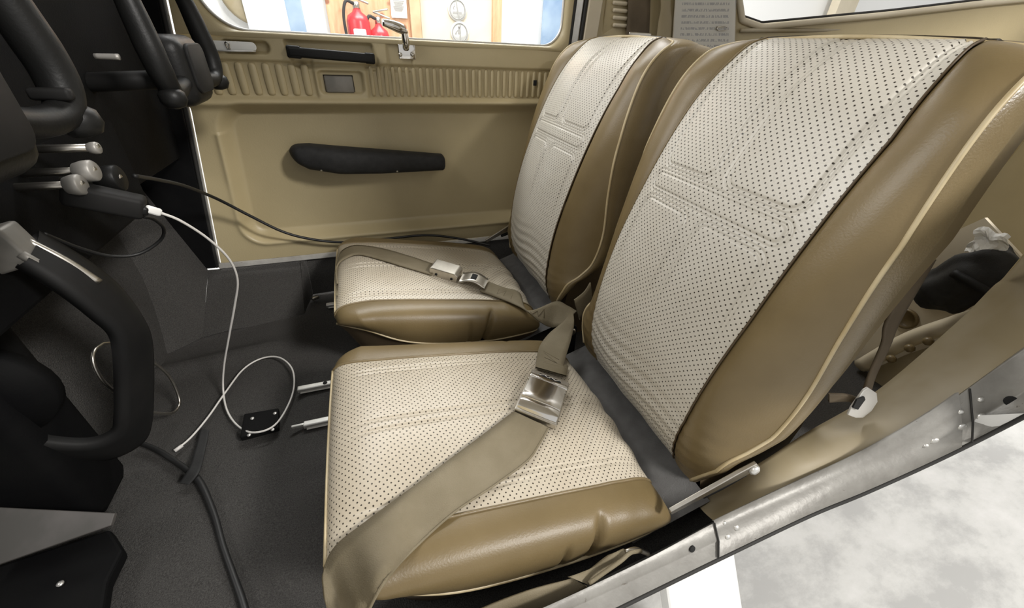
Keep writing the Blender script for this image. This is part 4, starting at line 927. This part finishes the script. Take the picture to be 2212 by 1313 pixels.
G2 = G + np.array([-0.002, -0.006, 0]) + 0.003 * np.sin(UV[..., :1] * 9 + UV[..., 1:] * 5); obj('clear_cover', grid(G2, UV), 'sleeve', ds)
obj('crumpled_edge', strip([wallpt(1420, -40, .02), wallpt(1428, 10, .026), wallpt(1422, 50, .02), wallpt(1416, 100, .02)], [wallpt(1452, -40, .016), wallpt(1448, 10, .014), wallpt(1450, 50, .018), wallpt(1446, 100, .014)], .003, 20, 6, .006), 'tan_worn', ds)
obj('paper_clip', tube([wallpt(x_, y_, .022) for x_, y_ in ((1550, 58), (1566, 57), (1571, 61), (1566, 66), (1553, 66), (1549, 62), (1553, 59), (1564, 60))], .0014, 6, n=40), 'steel', ds)

# ---- rear belt tongue on the near jamb
rt = empty('rear_belt', tuple(atY(1860, 870, .200))); tag(rt, 'dark brown strap with a bright metal tongue hanging behind the near seat', 'seat belt')
obj('strap', strip([atY(1985, 560, .236), atY(1915, 690, .226), atY(1905, 740, .219), atY(1880, 800, .208), atY(1862, 850, .200)], [atY(2020, 560, .234), atY(1945, 690, .224), atY(1922, 745, .217), atY(1893, 805, .206), atY(1880, 845, .198)], .003, 24), 'belt_dark', rt)
obj('side_strap', strip([atY(1790, 850, .212), atY(1830, 852, .206), atY(1862, 862, .200)], [atY(1790, 868, .212), atY(1830, 866, .206), atY(1850, 876, .200)], .003, 14), 'belt_dark', rt)
obj('tongue', slab([atY(*p, .197) for p in ((1864, 842), (1874, 836), (1892, 848), (1894, 866), (1881, 886), (1862, 901), (1846, 901), (1830, 895), (1838, 878))], .003, .0008), 'white_metal', rt, False)
obj('tongue_slot', slab([atY(*p, .1945) for p in ((1850, 862), (1866, 856), (1868, 862), (1852, 884), (1841, 880))], .002), 'hole', rt, False)

# ---- rear compartment seen through the gap
rb = empty('wall_rear', (1.6, .6, 0)); tag(rb, 'pale metal rear bulkhead frame with round holes', 'wall', kind='structure')
RX = 1.15
obj('bulkhead_sheet', slab([atX(*p, RX) for p in ((1800, 760), (1930, 560), (2130, 470), (2215, 560), (2130, 690), (1880, 850))], .01), 'cream', rb, False)
for (px, py, rx) in ((2022, 632, .034), (1958, 688, .024)):
    c = atX(px, py, RX - .006); obj('lightening_hole', lathe([(rx, 0), (rx, .004), (rx * .82, .008), (rx * .75, -.002), (.002, -.002)], c, (-1, 0, 0), 24), 'vinyl', rb)
obj('cross_tube', tube([atX(1860, 790, RX - .035), atX(1960, 735, RX - .035), atX(2060, 700, RX - .035), atX(2150, 672, RX - .035)], .017, 12, n=16), 'cream', rb)
obj('lower_flange', slab([atX(*p, RX - .03) for p in ((1880, 800), (1960, 765), (2080, 725), (2090, 750), (1990, 800), (1890, 840))], .006), 'tan_worn', rb, False)
for px, py in ((1965, 752), (2005, 737), (1925, 775)):
    obj('clip_nut', lathe([(.010, 0), (.008, .007), (.003, .008)], atX(px, py, RX - .06), (-1, -.3, .3), 8), 'vinyl', rb)
bgm = bmesh.new(); bmesh.ops.create_icosphere(bgm, subdivisions=4, radius=1.0)
for v in bgm.verts:
    p = v.co; k_ = 1 + 0.10 * math.sin(p.x * 5 + p.z * 3) * math.cos(p.y * 4) + 0.05 * math.sin(p.z * 11)
    v.co = Vector((math.copysign(abs(p.x) ** .7, p.x) * .05 * k_, math.copysign(abs(p.y) ** .7, p.y) * .045 * k_, math.copysign(abs(p.z) ** .7, p.z) * .075 * k_))
bmesh.ops.transform(bgm, matrix=Matrix.Rotation(0.5, 4, 'X'), verts=bgm.verts)
me = bpy.data.meshes.new('bag'); bgm.to_mesh(me); bgm.free()
bg_ = empty('black_bag', tuple(atX(2095, 605, 1.06))); tag(bg_, 'black soft bag lying behind the near seat', 'bag')
o = obj('bag_body', me, 'black_foam', None); o.parent = bg_; 
obj('bag_strap', tube([atX(2060, 590, 1.00), atX(2100, 612, .995), atX(2140, 640, 1.0), atX(2150, 690, 1.01)], .008, 8, n=16), 'dark_grey', bg_)
pc_ = []
c = atX(2132, 528, 1.04)
for i in range(9):
    for j in range(9):
        u_, v_ = i / 8 - .5, j / 8 - .5
        pc_.append((c[0] + .006 * math.sin(i * 0.9 + j * .5) + .003 * math.sin(j * 1.7), c[1] + u_ * .045 + .003 * math.sin(j * 1.1), c[2] + v_ * .048 + .004 * math.sin(i * 1.2)))
pa_ = obj('crumpled_tissue', grid(np.array(pc_).reshape(9, 9, 3)), 'paper', None, False); tag(pa_, 'crumpled white tissue on the black bag behind the seat', 'tissue')
sm = pa_.modifiers.new('thickness', 'SOLIDIFY'); sm.thickness = .002

# ---- outside: landing gear leg below the near door
g0, g1, g2, g3 = atZ(1425, 1230, -.30), atZ(1572, 1165, -.30), atZ(1600, 1345, -.50), atZ(1452, 1420, -.50)
gl = obj('landing_gear_leg', slab([g0 + (g0 - g3) * .7, g1 + (g1 - g2) * .7, g2 + (g2 - g1) * 1.18, g3 + (g3 - g0) * 1.18], .03, .006), 'white_paint', None, False); tag(gl, 'flat white landing gear leg below the near door sill', 'gear leg')

# ---- outside: hangar wall seen through the far window
WY = 4.05
def wall_board(name, x0, x1, ytop, ybot, dy, th, m_, label, cat, group=None):
    a_, b_ = atY(x0, 30, WY - dy), atY(x1, 30, WY - dy); top = 2.2; bot = -0.75 if ybot is None else atY(x0, ybot, WY - dy)[2]
    o_ = obj(name, boxm(((a_[0] + b_[0]) / 2, WY - dy, (top + bot) / 2), (abs(b_[0] - a_[0]), th, top - bot), .004), m_, None, False); tag(o_, label, cat, group); return o_
wall_board('plastic_curtain', 530, 620, 0, None, .08, .02, 'plastic_sheet', 'pale plastic sheet hanging outside the far window', 'sheet')
wall_board('blue_sheet', 618, 655, 0, None, .06, .02, 'blue', 'blue sheet strip outside, left of the plywood board', 'sheet')
wall_board('plywood_board', 707, 884, 0, None, .03, .03, 'plywood', 'knotty plywood board outside carrying the fire extinguishers', 'board')
wall_board('timber_post', 885, 907, 0, None, .06, .08, 'timber', 'timber post beside the plywood board outside', 'post', 'timber posts outside')
wall_board('beige_board', 908, 1062, 0, None, .04, .03, 'beige_board', 'beige board outside bearing two round signs', 'board')
wall_board('timber_post', 1063, 1082, 0, None, .06, .06, 'plywood', 'narrow reddish timber post right of the beige board outside', 'post', 'timber posts outside')
wall_board('blue_sheet', 1172, 1240, 0, None, .05, .02, 'blue', 'blue sheet outside at the right end of the far window', 'sheet')
wall_board('hangar_post', 1795, 1835, 0, None, .10, .10, 'cream', 'beige post outside the rear side window', 'post', 'timber posts outside')
c = atY(540, -18, WY - .05)
rs = obj('round_plaque', lathe([(.20, 0), (.20, .01), (.18, .018), (.15, .012), (.002, .012)], c, (0, -1, 0), 32), 'tan_worn'); tag(rs, 'round brown plaque outside at the left of the far window', 'plaque')
# round prohibition signs
def ring_mesh(c, r0, r1, th=.004, seg=36):
    V = []; 
    for r_, y_ in ((r0, 0), (r1, 0), (r1, -th), (r0, -th)):
        V.append([(c[0] + r_ * math.cos(2 * math.pi * a_ / seg), c[1] + y_, c[2] + r_ * math.sin(2 * math.pi * a_ / seg)) for a_ in range(seg)])
    V.append(V[0]); return grid(np.array(V), closed_v=True, flip=True)
MAT['sign_grey'] = mat('sign_line_grey', (.36, .35, .33), .6)
def sign(px, py, label, kind):
    c = atY(px, py, WY - .062); s_ = empty('prohibition_sign', tuple(c)); tag(s_, label, 'sign', 'round signs on the beige board')
    obj('disc', lathe([(.078, 0), (.078, .004), (.002, .004)], c, (0, -1, 0), 36), 'paper', s_)
    c2 = c + np.array([0, -.005, 0]); obj('border', ring_mesh(c2, .060, .068), 'sign_grey', s_)
    if kind == 'smoke':
        obj('cigarette', boxm(c2 + np.array([-.002, 0, -.020]), (.075, .004, .014)), 'sign_grey', s_, False)
        obj('smoke', tube([c2 + np.array(q) for q in ((-.03, 0, .0), (-.034, 0, .016), (-.022, 0, .024), (-.026, 0, .040))], .003, 6, n=14), 'sign_grey', s_)
        obj('slash', boxm(c2 + np.array([0, -.002, 0]), (.010, .004, .125), 0, Matrix.Rotation(-.18, 3, 'Y')), 'sign_grey', s_, False)
    else:
        obj('figure_head', lathe([(.011, 0), (.011, .004), (.002, .004)], c2 + np.array([-.004, 0, .040]), (0, -1, 0), 16), 'sign_grey', s_)
        obj('figure_body', prism([(-.014, .028), (.008, .028), (.012, -.010), (.004, -.012), (-.004, -.012), (-.018, -.010)], c2, (1, 0, 0), (0, 0, 1), .004), 'sign_grey', s_, False)
        obj('figure_arm', tube([c2 + np.array(q) for q in ((-.012, 0, .024), (-.032, 0, .0), (-.036, 0, -.014))], .004, 6), 'sign_grey', s_)
        obj('slash', boxm(c2 + np.array([.004, -.002, -.004]), (.008, .004, .122)), 'sign_grey', s_, False)
sign(988, 21, 'round no smoking sign, the upper of two on the beige board', 'smoke')
sign(993, 70, 'round sign with a figure, the lower of two on the beige board', 'figure')
def extinguisher(px, ptop, r, ln, label, dy):
    c = atY(px, ptop, WY - dy); e_ = empty('fire_extinguisher', tuple(c - np.array([0, 0, ln]))); tag(e_, label, 'extinguisher', 'fire extinguishers on the plywood')
    obj('cylinder', lathe([(.002, -ln), (r * .8, -ln), (r, -ln + .02), (r, -.06), (r * .85, -.025), (r * .4, 0), (r * .3, .02)], c, (0, 0, 1), 24), 'red', e_)
    obj('valve', lathe([(r * .32, .015), (r * .32, .06), (r * .15, .065)], c, (0, 0, 1), 14), 'steel', e_)
    obj('handle', boxm(c + np.array([.03, 0, .075]), (.13, .02, .014), .004, Matrix.Rotation(.3, 3, 'Y')), 'steel', e_); obj('handle', boxm(c + np.array([.03, 0, .105]), (.11, .02, .012), .004, Matrix.Rotation(-.2, 3, 'Y')), 'steel', e_)
    obj('hose', tube([c + np.array(q) for q in ((-.02, -.02, .05), (-.07, -.04, .06), (-.10, -.05, -.04), (-.095, -.04, -.22), (-.09, -.04, -.32))], .011, 8, n=26), 'rubber', e_)
    obj('print_label', prism(rrect(.09, .11, .01), c + np.array([0, -r - .002, -.16]), (1, 0, 0), (0, 0, 1), .004), 'paper', e_, False)
extinguisher(771, 26, .085, .50, 'red fire extinguisher on the plywood, the higher one with a dark hose', .16)
extinguisher(818, 58, .075, .44, 'red fire extinguisher on the plywood, the lower one nearer the window latch', .14)
nt_ = empty('paper_notice', tuple(atY(860, 20, WY - .06))); tag(nt_, 'white paper notice pinned on the plywood outside', 'notice')
qs = [atY(846, 38, WY - .06), atY(880, 40, WY - .06), atY(876, -30, WY - .06), atY(840, -30, WY - .06)]
G = np.array([[qs[0] * (1 - a_) * (1 - b_) + qs[1] * a_ * (1 - b_) + qs[2] * a_ * b_ + qs[3] * (1 - a_) * b_ for b_ in u] for a_ in u]); obj('sheet', grid(G, UV), 'paper', nt_)
for i in range(6):
    p0, p1 = wallpt, None
    c = atY(861, 2 + i * 4, WY - .064); obj('text_line', boxm(c, (.085 - .012 * (i % 3), .002, .005)), 'sign_grey', nt_, False)
